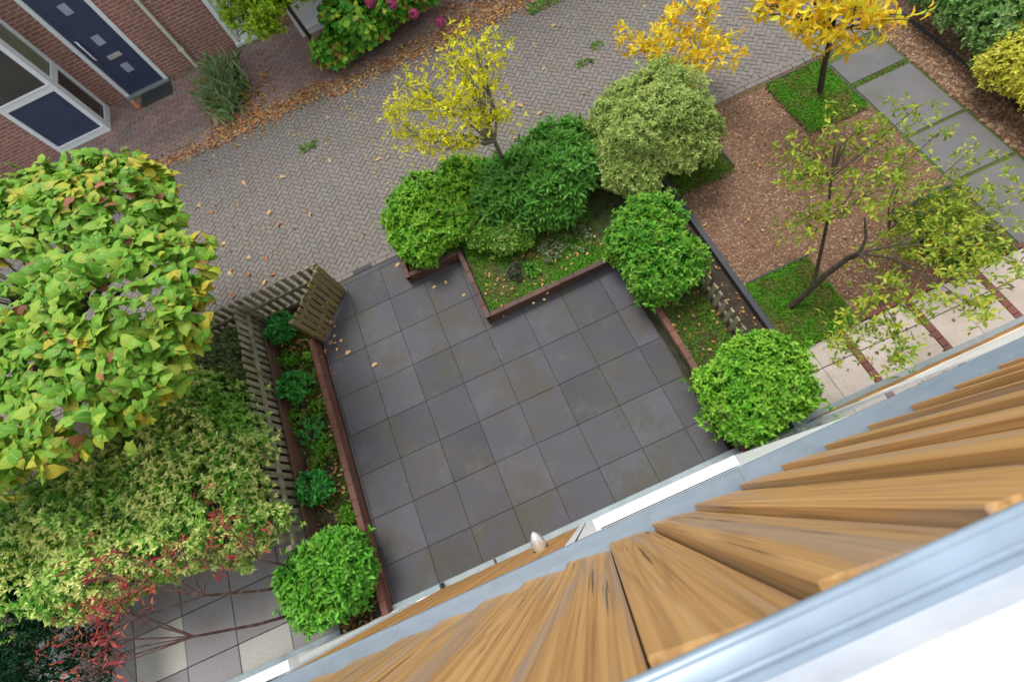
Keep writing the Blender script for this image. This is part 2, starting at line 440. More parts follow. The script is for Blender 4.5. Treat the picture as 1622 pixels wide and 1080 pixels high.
# patio tiles, 60 cm grid
t = NT('patio_slab'); isl = t.island()
c = t.ramp(isl, [(0, (.050, .050, .059)), (.3, (.066, .065, .076)), (.7, (.074, .072, .085)), (1, (.092, .09, .104))])
c = t.mix(t.ramp(t.noise(60, 4, .7), [(.4, 0.), (.75, .35)]), c, (.09, .088, .098))
c = t.mix(t.ramp(t.noise(1.1, 6, .75), [(.46, 0.), (.62, .8)]), c, (.066, .064, .045))
c = t.mix(t.ramp(t.noise(2.6, 5, .7, t.co((1, 1, 1), loc=(5, 1, 0))), [(.54, 0.), (.68, .4)]), c, (.105, .103, .118))
c = t.mix(t.ramp(t.noise(160, 2, .5, t.co((1, 1, 1), loc=(5, 1, 0))), [(.70, 0.), (.75, .6)]), c, (.26, .26, .25))
t.col(c)
t.l(t.ramp(t.noise(1.6, 4), [(.35, .66), (.7, .8)]), t.b.inputs['Roughness']); t.b.inputs['Specular IOR Level'].default_value = .3; t.bump(t.noise(220, 3), .2, .002)
M['patio'] = t.m
tb = MB()
for i in range(-2, 8):
    for j in range(-3, 9):
        x0, x1, y0, y1 = i * .6, i * .6 + .6, j * .6, j * .6 + .6
        x0c, x1c = max(x0, -.635), min(x1, 3.93); y1c = min(y1, 4.29)
        if y0 >= 3.6 and x0c >= .9: continue
        if x1c - x0c < .03 or y1c - y0 < .05: continue
        dz = random.uniform(-.0015, .0015)
        tb.box(x0c + .003, x1c - .003, y0 + .003, y1c - .003, -.05, dz, .002)
o = tb.build('patio', M['patio']); struct(o)
g = MB(); g.box(-.64, 3.95, -1.8, 4.3, -.09, -.014); struct(g.build('patio_bed', mottled('patio_joint', [(.02, .022, .014), (.045, .046, .03), (.10, .10, .075)], 4, .95, .2)))

# neighbour's gravel garden
M['gravel'] = mottled('bark_gravel', [(.08, .04, .025), (.17, .09, .055), (.25, .145, .095)], 55, .9, .8, 90, bdist=.02)
g = MB(); g.box(5.26, 8.42, .3, 4.3, -.08, -.002); struct(g.build('gravel_bed', M['gravel']))
t = NT('gravel_chip'); t.col(t.ramp(t.island(), [(0, (.10, .05, .025)), (.35, (.19, .105, .058)), (.7, (.26, .16, .095)), (1, (.38, .28, .19))])); t.rough(.85); M['chip'] = t.m
def chips(name, x0, x1, y0, y1, n, mat, size=.02, excl=(), z=0.0):
    P = np.stack([rng.uniform(x0, x1, n), rng.uniform(y0, y1, n), np.full(n, z)], 1)
    ok = np.ones(n, bool)
    for (a, b, c_, d) in excl: ok &= ~((P[:, 0] > a) & (P[:, 0] < b) & (P[:, 1] > c_) & (P[:, 1] < d))
    P = P[ok]; n = len(P); a = rng.uniform(0, 6.28, n); L = size * rng.uniform(.5, 1.4, n); Wd = L * rng.uniform(.4, .9, n)
    D = np.stack([np.cos(a), np.sin(a), rng.normal(0, .25, n)], 1); D = nrm(D)
    N = nrm(np.array([0, 0, 1.]) + rng.normal(0, .3, (n, 3))); X = nrm(np.cross(D, N)); Z = np.cross(X, D)
    tv = np.array([(-.5, -.5, -.2), (.5, -.5, -.2), (.4, .5, -.2), (-.4, .5, -.2), (-.35, -.35, .25), (.35, -.3, .22), (.25, .35, .25), (-.3, .3, .2)])
    V = P[:, None] + X[:, None] * tv[None, :, 0:1] * Wd[:, None, None] + D[:, None] * tv[None, :, 1:2] * L[:, None, None] + Z[:, None] * tv[None, :, 2:3] * Wd[:, None, None]
    F = [(4, 5, 6, 7), (0, 1, 5, 4), (1, 2, 6, 5), (2, 3, 7, 6), (3, 0, 4, 7)]
    me = bpy.data.meshes.new(name); me.from_pydata(V.reshape(-1, 3).tolist(), [], [tuple(k * 8 + q for q in f) for k in range(n) for f in F]); me.update()
    return link(name, me, mat)
SQ = [(7.47, 8.40, 3.14, 4.22), (5.27, 6.22, 3.1, 4.15), (5.30, 6.22, .36, 1.38), (7.47, 8.38, .38, 1.42)]
tag(chips('gravel_chips', 5.28, 8.40, .32, 4.18, 23000, M['chip'], .028, SQ), 'red brown bark chippings covering the square neighbouring garden', 'chippings', kind='stuff')

# bark strip and slab path further right
M['darkslab'] = pav_mat('dark_slab', [(.10, .099, .104), (.125, .123, .127), (.145, .142, .144)], (.085, .09, .06), .6, 1.0, stain=(.16, .15, .145)).m
tb = MB()
ys = [(.32, 1.42), (1.47, 2.32), (2.37, 3.46), (3.56, 4.06)]
for a, b in ys: tb.box(8.47, 9.37, a, b, -.05, .004, .004)
struct(tb.build('slab_path', M['darkslab']))
g = MB(); g.box(8.42, 9.42, .3, 4.34, -.08, -.01); struct(g.build('path_bed', mottled('mossy_joint', [(.03, .045, .01), (.07, .10, .015), (.05, .05, .03)], 8, .95, .5)))
g = MB(); g.box(9.42, 10.25, .2, 4.6, -.08, .0); struct(g.build('bark_strip', M['gravel']))
tag(chips('bark_mulch', 9.42, 10.25, 1.0, 4.55, 4500, M['chip'], .05), 'brown mulch and dead leaves in strip beside hedge', 'mulch', kind='stuff')

# cream slab path in front of neighbour's house
M['creamslab'] = pav_mat('cream_slab', [(.40, .355, .31), (.46, .41, .365), (.50, .45, .41)], (.22, .21, .12), .45, 2.0, stain=(.34, .29, .26)).m
tb = MB(); rb = MB()
for k in range(7):
    x0 = 5.06 + k * .925
    for q in range(2):
        for (a, b) in ((-.62, -.04), (-.03, .27)):
            tb.box(x0 + q * .415, x0 + q * .415 + .41, a, b, -.05, .002, .003)
    for y in np.arange(-.6, .3, .105): rb.box(x0 + .835, x0 + .92, y, y + .1, -.05, .003, .004)
for x in np.arange(5.06, 9.3, .21): rb.box(x, x + .2, .285, .345, -.05, .006, .004)
struct(tb.build('cream_path', M['creamslab']))
M['redstrip'] = pav_mat('red_brick_strip', [(.13, .045, .03), (.17, .06, .045), (.2, .075, .055)], (.08, .06, .035), .5, 2).m
struct(rb.build('brick_strip', M['redstrip']))

# left neighbour's paving
tb = MB()
for i in range(6):
    for j in range(4):
        if (i * 2 + j * 3) % 5 > 1 or j == 3: tb.box(-5.6 + i * .72, -5.6 + i * .72 + .71, -1.35 + j * .62, -1.35 + j * .62 + .61, -.05, .002, .004)
struct(tb.build('neighbour_paving', pav_mat('pale_grey_slab', [(.19, .185, .19), (.23, .22, .23), (.26, .25, .25)], (.13, .12, .09), .5, 1.0, stain=(.22, .19, .16)).m))
M['aggregate'] = mottled('exposed_aggregate', [(.18, .175, .155), (.36, .35, .32), (.52, .5, .46)], 70, .9, .6, 90)
tb = MB()
for i in range(6):
    for j in range(4):
        if not ((i * 2 + j * 3) % 5 > 1 or j == 3): tb.box(-5.6 + i * .72, -5.6 + i * .72 + .71, -1.35 + j * .62, -1.35 + j * .62 + .61, -.05, .0, .004)
struct(tb.build('neighbour_gravel_slabs', M['aggregate']))

# ------------------------------------------------------------------ low brick walls and planters
M['wallbrick'] = pav_mat('garden_wall_brick', [(.12, .045, .03), (.165, .062, .042), (.21, .085, .06)], (.10, .08, .05), .6, 2.2, stain=(.13, .09, .07)).m
M['wallbrown'] = pav_mat('brown_wall_brick', [(.07, .035, .027), (.095, .048, .036), (.12, .062, .047)], (.075, .06, .035), .6, 2.2, stain=(.06, .045, .04)).m
def low_wall(mb, x0, y0, x1, y1, th, h, side=1, brick=.21):
    """brick-on-edge wall from (x0,y0) to (x1,y1), th measured to the left of the run (side=1)"""
    a = Vector((x0, y0, 0)); b = Vector((x1, y1, 0)); L = (b - a).length; an = math.atan2(y1 - y0, x1 - x0)
    mt = Matrix.Translation(a) @ Matrix.Rotation(an, 4, 'Z'); n = max(1, round(L / brick)); s = L / n
    y0_, y1_ = (0, th) if side > 0 else (-th, 0)
    rows = max(1, round((h - .06) / .068)); rh = (h - .06) / rows
    for r in range(rows):
        off = (r % 2) * s / 2
        k = -1 if off else 0
        while k < n:
            p = max(0, k * s + off); q = min(L, (k + 1) * s + off)
            if q - p > .02: mb.box(p + .003, q - .003, y0_ + .004, y1_ - .004, r * rh - (.05 if r == 0 else 0), (r + 1) * rh - .006, .003, mt)
            k += 1
    for k in range(n):
        j = random.uniform(-.002, .002)
        mb.box(k * s + .002, (k + 1) * s - .002, y0_ + j, y1_ + j, h - .06, h + random.uniform(-.002, .002), .006, mt)
    mb.box(.002, L - .002, y0_ + .012, y1_ - .012, -.05, h - .008, 0, mt)
# left planter: wall along patio
lw = MB(); low_wall(lw, -.625, -1.2, -.665, 3.42, .085, .2)
tag(lw.build('low_brick_wall', M['wallbrick']), 'long reddish low brick wall along the left side of the grey patio', 'garden wall')
# stepped planter walls
lw = MB()
low_wall(lw, .985, 4.28, .985, 3.68, .075, .19, 1)
low_wall(lw, 1.065, 3.68, 1.86, 3.68, .075, .2)
low_wall(lw, 1.865, 3.72, 1.865, 2.48, .075, .2)
low_wall(lw, 1.945, 2.48, 3.93, 2.48, .075, .2)
tag(lw.build('stepped_planter_wall', M['wallbrown']), 'brown low brick wall stepping round the shrub bed at the top of the patio', 'garden wall')
lw = MB(); low_wall(lw, 3.935, 2.47, 3.935, -1.2, .085, .16, 1)
lw.v = [(x + (.085 if True else 0), y, z) for x, y, z in lw.v]
tag(lw.build('low_brick_wall', M['wallbrick']), 'reddish low brick wall between the patio and the two clipped shrubs on the right', 'garden wall')
M['moss'] = mottled('moss_soil', [(.018, .014, .01), (.04, .045, .014), (.06, .10, .014), (.035, .03, .018)], 9, .95, .8, 60, bdist=.03)
g = MB(); g.box(1.07, 1.94, 3.76, 5.05, -.05, .12); g.box(1.945, 4.0, 2.56, 5.05, -.05, .118); g.box(4.0, 4.95, 2.2, 5.05, -.05, .1)
struct(g.build('shrub_bed', M['moss']))
g = MB(); g.box(1.0, 1.03, 4.31, 5.08, -.05, .06); g.box(1.03, 4.9, 5.055, 5.085, -.05, .06)
tag(g.build('garden_edging', M['blackedge']), 'thin dark edging around the street side of the planter shrubs', 'edging')
g = MB(); g.box(4.02, 4.72, -1.2, 2.2, -.05, .09); struct(g.build('side_bed', M['moss']))
g = MB(); g.box(-1.33, -.75, -1.2, 3.45, -.05, .08); g.add([(-1.33, 3.451, .078), (-.66, 3.451, .078), (-.08, 4.07, .078), (-1.33, 4.07, .078), (-1.33, 3.451, -.05), (-.66, 3.451, -.05), (-.08, 4.07, -.05), (-1.33, 4.07, -.05)], [(0, 1, 2, 3), (4, 5, 1, 0), (5, 6, 2, 1), (6, 7, 3, 2), (7, 4, 0, 3)]); struct(g.build('flower_bed', M['soil']))
g = MB(); g.box(4.82, 5.16, -.4, 3.1, -.4, -.03); struct(g.build('ditch', M['soil']))

# kerb stones at the street side of the patio, with drain slot
dr = thing('drain_channel', 'small dark drain grate at the street edge of the patio', 'drain', (.35, 4.335, 0))
g = MB(); g.box(.16, .5, 4.30, 4.375, -.02, .012, .002); g.build('frame', M['blackedge'], dr)
g = MB()
for k in range(8): g.box(.18 + k * .04, .205 + k * .04, 4.31, 4.365, .0115, .016)
g.build('bars', M['dark'], dr)

# ------------------------------------------------------------------ picket fences
M['fencewood'] = wood_mat('fence_wood', (.27, .245, .155), (.42, .39, .26), (.12, .10, .06), (.38, .37, .3), 'Z', .85, 1.0, (.085, .10, .02))
M['fencemoss'] = wood_mat('mossy_fence_wood', (.18, .135, .07), (.28, .22, .12), (.08, .06, .03), (.24, .2, .13), 'Z', .9, 1.0, (.24, .23, .02))
M['boardbrown'] = wood_mat('brown_board', (.12, .06, .035), (.16, .085, .05), (.06, .03, .02), (.1, .08, .06), 'Y', .8)
def fence(name, label, x0, y0, x1, y1, z0, z1, mat, pitch=.105, sw=.06, th=.022, rails=(.45,), rside=1, sside=1):
    a = Vector((x0, y0, 0)); L = math.hypot(x1 - x0, y1 - y0); an = math.atan2(y1 - y0, x1 - x0)
    mt = Matrix.Translation(a) @ Matrix.Rotation(an, 4, 'Z')
    th_ = thing(name, label, 'fence', (x0, y0, 0))
    s = MB(); n = int(L / pitch)
    for k in range(n + 1):
        p = k * pitch; j = random.gauss(0, .004)
        if p + sw > L + .03: break
        s.box(p, p + sw, 0 + j * .3, th + j * .3, z0 + random.uniform(-.01, .01), z1 + random.uniform(-.015, .01), .003, mt)
    s.build('slat_panel', mat, th_)
    for rz in rails:
        r = MB(); r.box(0, L, (-.035 if rside > 0 else th + .001), (-.001 if rside > 0 else th + .035), rz, rz + .06, .004, mt); r.build('rail', mat, th_)
    for p in (0.0, L - .06):
        r = MB(); r.box(p, p + .06, (-.1 if rside > 0 else th + .038), (-.038 if rside > 0 else th + .1), -.02, z1 - .06, .004, mt); r.build('post', mat, th_)
    return th_
fence('picket_fence', 'weathered grey picket fence between the left shrubs and the narrow flower bed', -1.37, .55, -1.37, 4.08, .12, .84, M['fencewood'], .118, .07, .022, (.56,), 1)
fence('picket_fence', 'green tinged picket fence running along the street edge behind the flower bed', -2.1, 4.12, -.07, 4.12, .1, .84, M['fencewood'], .125, .06, .03, (.52, .2), 1)
fence('picket_fence', 'mossy yellow green diagonal fence panel at the corner of patio and street', -.58, 3.36, -.0, 4.10, .06, .84, M['fencemoss'], .094, .070, .022, (.2, .62), -1)
g = MB(); g.box(-1.335, -1.30, .5, 3.95, -.05, .34, .004)
tag(g.build('edging_board', M['boardbrown']), 'long brown board edging along the foot of the grey picket fence', 'edging board')
g = MB(); g.box(-1.2, -.2, 4.07, 4.10, -.05, .2, .004)
tag(g.build('edging_board', M['boardbrown']), 'dark brown board under the street side picket fence', 'edging board')
fence('picket_fence', 'dark low picket fence in the gap between the two clipped shrubs on the right', 4.76, .2, 4.76, 2.6, -.05, .45, M['fencewood'], .13, .07, .022, (.12,), 1)
g = MB(); g.box(5.18, 5.26, -.3, 4.2, -.3, .05, .004)
tag(g.build('garden_edging', M['blackedge']), 'long dark slate kerb bordering the bark chip garden beside the ditch', 'edging')

# square edgings round the four moss squares
def frame_sq(a, label, sides='LRTB'):
    x0, x1, y0, y1 = a; g = MB(); w_ = .022; h = .05
    if 'B' in sides: g.box(x0, x1, y0, y0 + w_, -.05, h, .002)
    if 'T' in sides: g.box(x0, x1, y1 - w_, y1, -.05, h, .002)
    if 'L' in sides: g.box(x0, x0 + w_, y0 + w_, y1 - w_, -.05, h - .003, .002)
    if 'R' in sides: g.box(x1 - w_, x1, y0 + w_, y1 - w_, -.05, h - .003, .002)
    tag(g.build('square_edging', M['blackedge']), label, 'edging', 'dark square edgings in the chip garden')
frame_sq(SQ[0], 'dark metal edging square around the orange tree', 'TR')
frame_sq(SQ[1], 'dark metal edging square half hidden beneath the pale variegated bush', 'R')
frame_sq(SQ[2], 'dark metal edging square around the leaning bare tree beside the ditch', 'T')
frame_sq(SQ[3], 'dark metal edging square beneath the loose yellow green shrub', 'LT')
g = MB()
for a in SQ: g.box(a[0] + .023, a[1] - .023, a[2] + .023, a[3] - .023, -.05, .03)
struct(g.build('moss_soil', M['moss']))
def tufts(name, areas, n, L, W, mat, label, zj=.03, lay=.5, cat='ground cover', dens=None, k=1.1):
    PP = []
    tot = sum((a[1] - a[0]) * (a[3] - a[2]) for a in areas)
    for a in areas:
        m_ = int(n * (a[1] - a[0]) * (a[3] - a[2]) / tot)
        P = np.stack([rng.uniform(a[0], a[1], m_), rng.uniform(a[2], a[3], m_), np.full(m_, a[4])], 1)
        P = P[wob(P, k * 2, 1.7) + rng.normal(0, .25, len(P)) > (-.9 if dens is None else dens)]; PP.append(P)
    P = np.concatenate(PP); m_ = len(P); an = rng.uniform(0, 6.28, m_)
    e = rng.uniform(.1, 1.2, m_); D = np.stack([np.cos(an) * np.cos(e), np.sin(an) * np.cos(e), np.sin(e)], 1)
    N = nrm(np.array([0, 0, 1.]) + rng.normal(0, .4, (m_, 3)))
    LL = L * rng.uniform(.5, 1.4, m_)
    o = leaves(name, P, N, D, LL, LL * W / L, mat); tag(o, label, cat, kind='stuff'); return o
M['mossleaf'] = leaf_mat('moss_leaf', [(.05, .11, .012), (.10, .24, .015), (.15, .33, .02), (.12, .16, .02)], patch=(.16, .14, .05), psc=3, rough=.7)
M['grassleaf'] = leaf_mat('grass_leaf', [(.06, .2, .012), (.10, .32, .016), (.16, .42, .03)], patch=(.22, .22, .06), psc=2.4, rough=.6)
tufts('moss', [(a[0] - .05, a[1] - .03, a[2] - .08, a[3] - .03, .03) for a in (SQ[0], SQ[2])], 24000, .035, .013, M['grassleaf'], 'bright green grass and moss filling two squares of the chip garden')
tufts('moss', [(a[0] - .02, a[1] - .03, a[2] - .08, a[3] + .02, .03) for a in (SQ[1], SQ[3])], 15000, .03, .012, M['mossleaf'], 'dull green moss filling the other squares of the chip garden')
tufts('weeds', [(1.98, 3.95, 2.58, 4.4, .118), (1.1, 1.9, 3.78, 4.6, .12)], 30000, .036, .015, M['grassleaf'], 'bright green moss and weeds in the stepped planter bed', dens=-.3)
tufts('weeds', [(4.05, 4.7, -.4, 2.2, .09)], 9000, .036, .014, M['mossleaf'], 'dark green weeds between the clipped shrubs on the right', dens=-.25)
tufts('weeds', [(-1.28, -.76, -.4, 4.05, .08)], 8500, .05, .012, M['mossleaf'], 'scattered weeds among fallen leaves in the narrow flower bed', dens=-.25, k=2.2)
tufts('kerb_moss', [(5.0, 9.5, 4.2, 4.34, -.01), (8.44, 9.44, 3.47, 3.55, -.008)], 5000, .022, .01, M['mossleaf'], 'moss growing in the joints beside the street and slab path')
tufts('kerb_moss', [(-4, 1, 8.6, 8.66, -.01), (-3.3, .6, 11.02, 11.2, -.005), (-1.6, 1., 8.7, 8.8, -.01)], 1500, .03, .012, M['mossleaf'], 'moss along the far pavement and the foot of the brick house')
tufts('street_weeds', [(5.15, 5.45, 6.25, 6.4, 0), (5.55, 5.8, 6.5, 6.65, 0), (-.1, .3, 7.3, 7.5, 0), (5.0, 6.2, 8.0, 8.3, 0)], 900, .05, .02, M['grassleaf'], 'small weeds growing between the clinkers in the middle of the street')

# ------------------------------------------------------------------ fallen leaves
M['litter'] = leaf_mat('litter_leaf', [(.16, .055, .02), (.36, .14, .04), (.5, .24, .08), (.55, .40, .17), (.24, .10, .04)], rough=.7, trans=.1)
M['yellowlitter'] = leaf_mat('yellow_litter_leaf', [(.5, .38, .06), (.62, .52, .12), (.42, .34, .08)], rough=.6, trans=.1)
def litter(name, areas, mat, L, label):
    PP = []
    for (x0, x1, y0, y1, z, n) in areas:
        PP.append(np.stack([rng.uniform(x0, x1, n), rng.normal((y0 + y1) / 2, (y1 - y0) / 3, n), z + rng.uniform(0.004, .02, n)], 1))
    P = np.concatenate(PP); N, D = drop(P); LL = L * rng.uniform(.5, 1.3, len(P))
    tag(leaves(name, P, N, D, LL, LL * .6, mat, kind='oval'), label, 'fallen leaves', kind='stuff')
litter('leaf_litter', [(-3.6, -1.2, 8.5, 8.9, 0, 520), (-1.3, .8, 8.5, 8.95, 0, 700), (-1.7, -.5, 8.7, 9.8, 0, 520), (-.5, -.2, 9.0, 10.4, 0, 80), (.8, 5.2, 8.3, 8.8, 0, 1500), (3.4, 6, 8.4, 9.3, 0, 900)], M['litter'], .06, 'drift of rusty fallen leaves along the far kerb')
litter('leaf_litter', [(-1.28, -.76, .3, 3.6, .1, 170), (-1.2, -.3, 3.2, 4.1, .1, 150), (-1.3, -.8, -.5, .1, .1, 90)], M['litter'], .05, 'brown and tan fallen leaves lying in the narrow flower bed')
litter('leaf_litter', [(1.1, 1.9, 3.76, 3.9, .13, 60), (2.0, 3.9, 2.6, 3.3, .13, 90), (4.1, 4.7, .4, 2.0, .1, 50), (5.3, 8.4, .5, 4, .02, 130), (4.84, 5.14, 0, 3, -.02, 90)], M['litter'], .045, 'sparse brown fallen leaves on the planter soil and bark chips')
litter('leaf_litter', [(1.4, 3.2, 5.6, 7.4, 0, 110), (-.2, 1.6, 7.4, 8.5, 0, 100), (1.0, 2.0, 5.6, 8.0, 0, 80)], M['yellowlitter'], .035, 'tiny yellow leaves scattered on the street below the yellow tree')
litter('leaf_litter', [(-3, 1, 4.6, 8.4, 0, 60), (3.4, 8, 5.0, 8.4, 0, 90)], M['litter'], .05, 'small brown leaves sprinkled over the street clinkers')
litter('leaf_litter', [(5.2, 8.6, -.5, .3, .004, 60)], leaf_mat('olive_litter', [(.10, .09, .02), (.16, .13, .03)]), .06, 'olive brown fallen leaves on the cream slab path')
# single leaves one can point at
M['tanleaf'] = leaf_mat('tan_leaf', [(.5, .32, .14), (.58, .42, .22)], blotch=(.28, .14, .06), rough=.6, trans=.1)
M['rustleaf'] = leaf_mat('rust_leaf', [(.32, .12, .05), (.4, .18, .09)], blotch=(.2, .07, .04), rough=.6, trans=.1)
def one_leaf(x, y, z, L, mat, label, group=None, a=None):
    a = random.uniform(0, 6.28) if a is None else a
    P = np.zeros((1, 3)); N = np.array([[random.gauss(0, .15), random.gauss(0, .15), 1.]]); D = np.array([[math.cos(a), math.sin(a), .1]])
    o = leaves('fallen_leaf', P, nrm(N), D, np.array([L]), np.array([L * .62]), mat, kind='oval'); o.location = (x, y, z)
    return tag(o, label, 'leaf', group)
def at(x, y): return x, y
one_leaf(-.33, 3.03, .006, .10, M['tanleaf'], 'tan curled leaf on the patio close to the reddish low wall')
one_leaf(.0, 2.66, .006, .10, M['tanleaf'], 'tan pointed leaf lying alone on a dark slab of the patio')
one_leaf(.86, 4.1, .006, .09, M['tanleaf'], 'pale leaf on the patio slab near the planter corner by the street')
one_leaf(1.35, 3.45, .006, .07, M['tanleaf'], 'small tan leaf under the brown planter wall, left of its twin')
one_leaf(1.52, 3.47, .006, .07, M['tanleaf'], 'small tan leaf under the brown planter wall, right of its twin')
one_leaf(1.72, 3.1, .006, .06, M['tanleaf'], 'tiny pale leaf beside the inner corner of the planter wall')
G1 = 'larger leaves scattered on the street behind the street side fence'
src = one_leaf(-1.9, 5.5, .006, .11, M['tanleaf'], 'pale tan leaf among the leaves scattered behind the picket fence', G1)
src2 = one_leaf(-1.6, 5.2, .006, .11, M['rustleaf'], 'rusty leaf among the leaves scattered behind the picket fence', G1)
for (x, y, k) in [(-1.45, 5.55, 0), (-1.2, 5.35, 1), (-1.75, 4.75, 0), (-1.95, 4.95, 1), (-1.35, 4.9, 0), (-1.1, 5.0, 1), (-2.2, 5.3, 1), (-1.85, 6.1, 0), (-1.55, 4.62, 0), (-1.9, 4.5, 0), (-2.3, 5.0, 1), (-.8, 6.0, 1), (-.9, 6.35, 0)]:
    s_ = (src, src2)[k]; o = s_.copy(); COL.objects.link(o); o.location = (x, y, .006); o.rotation_euler.z = random.uniform(0, 6.28)
G2 = 'lone leaves lying on the open street'
src = one_leaf(-.6, 7.0, .006, .12, M['tanleaf'], 'pale lone leaf lying on the open clinker street', G2)
for (x, y) in [(1.2, 6.35), (-1.3, 7.35), (.4, 6.9), (-.2, 5.9), (3.9, 6.1), (4.1, 5.7), (2.2, 7.3), (5.2, 7.5), (4.6, 6.6), (-2.2, 7.2), (.6, 7.9), (6.4, 6.0), (2.6, 8.1)]:
    o = src.copy(); COL.objects.link(o); o.location = (x, y, .006); o.rotation_euler.z = random.uniform(0, 6.28); s_ = random.uniform(.6, 1.1); o.scale = (s_, s_, s_)
one_leaf(-2.0, 6.9, .006, .12, M['rustleaf'], 'dark rusty leaf on the street nearest the large yellow green tree')

# ------------------------------------------------------------------ leaf materials for shrubs
M['laurel'] = leaf_mat('laurel_leaf', [(.02, .12, .008), (.04, .22, .012), (.07, .32, .018), (.11, .40, .03)], young=(.22, .52, .06), yth=(.35, .9), patch=(.12, .13, .03), psc=3.5, pthr=(.66, .74), midrib=(.2, .42, .1), rough=.38)
M['laurel_lime'] = leaf_mat('lime_leaf', [(.03, .14, .008), (.06, .26, .012), (.11, .38, .018), (.17, .46, .03)], young=(.34, .58, .06), yth=(.35, .9), midrib=(.25, .45, .1), rough=.4, patch=(.14, .13, .05), psc=2.2, pthr=(.66, .74))
M['skimmia'] = leaf_mat('skimmia_leaf', [(.015, .1, .008), (.035, .2, .012), (.06, .32, .018), (.1, .4, .03)], young=(.28, .52, .06), yth=(.3, .85), patch=(.16, .14, .04), psc=3.0, pthr=(.67, .75), midrib=(.2, .4, .1), rough=.4)
M['rhodo'] = leaf_mat('rhododendron_leaf', [(.012, .07, .01), (.03, .17, .016), (.05, .26, .025), (.09, .36, .04)], young=(.16, .44, .06), midrib=(.2, .4, .12), edge=(.09, .24, .03), rough=.35)
M['palevar'] = leaf_mat('pale_variegated_leaf', [(.12, .24, .04), (.20, .36, .06), (.30, .46, .1), (.16, .32, .05)], young=(.60, .66, .22), yamt=.95, yth=(.3, .85), edge=(.36, .48, .13), rough=.55, patch=(.09, .2, .02), psc=1.6, pthr=(.56, .66))
M['darkvar'] = leaf_mat('yellow_variegated_leaf', [(.03, .2, .01), (.06, .32, .014), (.11, .44, .02), (.2, .5, .035), (.06, .36, .016)], young=(.85, .86, .32), yamt=.95, yth=(.3, .75), rough=.4, psc=1.1)
M['greenvar'] = leaf_mat('green_shrub_leaf', [(.012, .06, .008), (.025, .12, .01), (.045, .18, .014), (.09, .27, .02)], rough=.4)
M['catalpa'] = leaf_mat('big_heart_leaf', [(.09, .27, .02), (.15, .38, .03), (.22, .46, .045), (.34, .48, .05), (.13, .34, .03)], midrib=(.4, .55, .14), rough=.5, trans=.32, patch=(.50, .44, .04), psc=1.1, pthr=(.56, .68), blotch=(.30, .16, .05))
M['catalpa_brown'] = leaf_mat('withered_heart_leaf', [(.2, .07, .04), (.28, .12, .07), (.36, .16, .06)], rough=.7, trans=.15, blotch=(.12, .04, .03))
M['yellowleaf'] = leaf_mat('yellow_leaf', [(.55, .54, .015), (.68, .64, .02), (.8, .72, .03), (.42, .52, .02)], rough=.5, trans=.35)
M['orangeleaf'] = leaf_mat('orange_leaf', [(.8, .55, .03), (.85, .74, .04), (.78, .42, .03), (.84, .66, .04), (.7, .72, .05)], rough=.5, trans=.35, blotch=(.6, .2, .02), bth=(.6, .72))
M['redleaf'] = leaf_mat('red_leaf', [(.25, .02, .03), (.42, .05, .06), (.55, .16, .09), (.4, .03, .08), (.5, .2, .05)], rough=.5, trans=.3)
M['oliveleaf'] = leaf_mat('olive_leaf', [(.14, .24, .02), (.22, .36, .03), (.34, .46, .05), (.5, .48, .05)], rough=.5, trans=.3, blotch=(.35, .18, .03))
M['hedgeyellow'] = leaf_mat('yellow_hedge_leaf', [(.4, .44, .04), (.6, .6, .07), (.78, .72, .14), (.5, .52, .04)], rough=.5)
M['limetree'] = leaf_mat('lime_tree_leaf', [(.16, .32, .015), (.25, .42, .02), (.38, .5, .03)], rough=.5, trans=.35)
M['conifer'] = leaf_mat('conifer_leaf', [(.008, .045, .02), (.015, .08, .03), (.03, .13, .045)], rough=.55, trans=.1)
M['grassblade'] = leaf_mat('clump_grass', [(.14, .34, .08), (.28, .46, .2), (.48, .56, .36), (.5, .48, .14)], rough=.6)
M['hydleaf'] = leaf_mat('hydrangea_leaf', [(.03, .16, .015), (.07, .27, .02), (.16, .4, .03), (.36, .46, .04)], midrib=(.2, .35, .1), rough=.5, patch=(.28, .15, .03), psc=3, pthr=(.62, .7))
M['pink'] = leaf_mat('pink_petal', [(.4, .05, .14), (.52, .1, .24), (.34, .05, .1)], rough=.6)
M['core'] = mottled('inner_twigs', [(.012, .012, .006), (.03, .03, .015)], 20, .95, .5, 60)

def stems(mb, cx, cy, z0, lobes, n, r=.012):
    for _ in range(n):
        l = random.choice(lobes); c, rr = l
        p = [c[i] + random.uniform(-.75, .75) * rr[i] for i in range(3)]; p[2] = max(p[2], z0 + .1)
        b = (cx + random.uniform(-.08, .08), cy + random.uniform(-.08, .08), z0)
        mid = [(b[i] + p[i]) / 2 + random.uniform(-.04, .04) for i in range(3)]
        mb.tube([b, mid, p], [r, r * .7, r * .3], 5)
def bush(name, label, cat, base, lobes, n, nl, L, W, mat, group=None, nst=22, **kw):
    t_ = thing(name, label, cat, base, group)
    foliage('foliage', lobes, n, nl, L, W, mat, t_, **kw)
    inner = [(c, tuple(q * .72 for q in r)) for c, r in lobes]
    P, N = shell(inner, int(n * .35), -.3, .2, .05)
    leaves('inner_foliage', *sprigs(P, nrm(N + rng.normal(0, .4, N.shape)), max(3, nl - 2), L, W, (0, 40)), mat, t_)
    mb = MB(); stems(mb, base[0], base[1], base[2], lobes, nst); mb.build('stems', M['bark'], t_)
    return t_

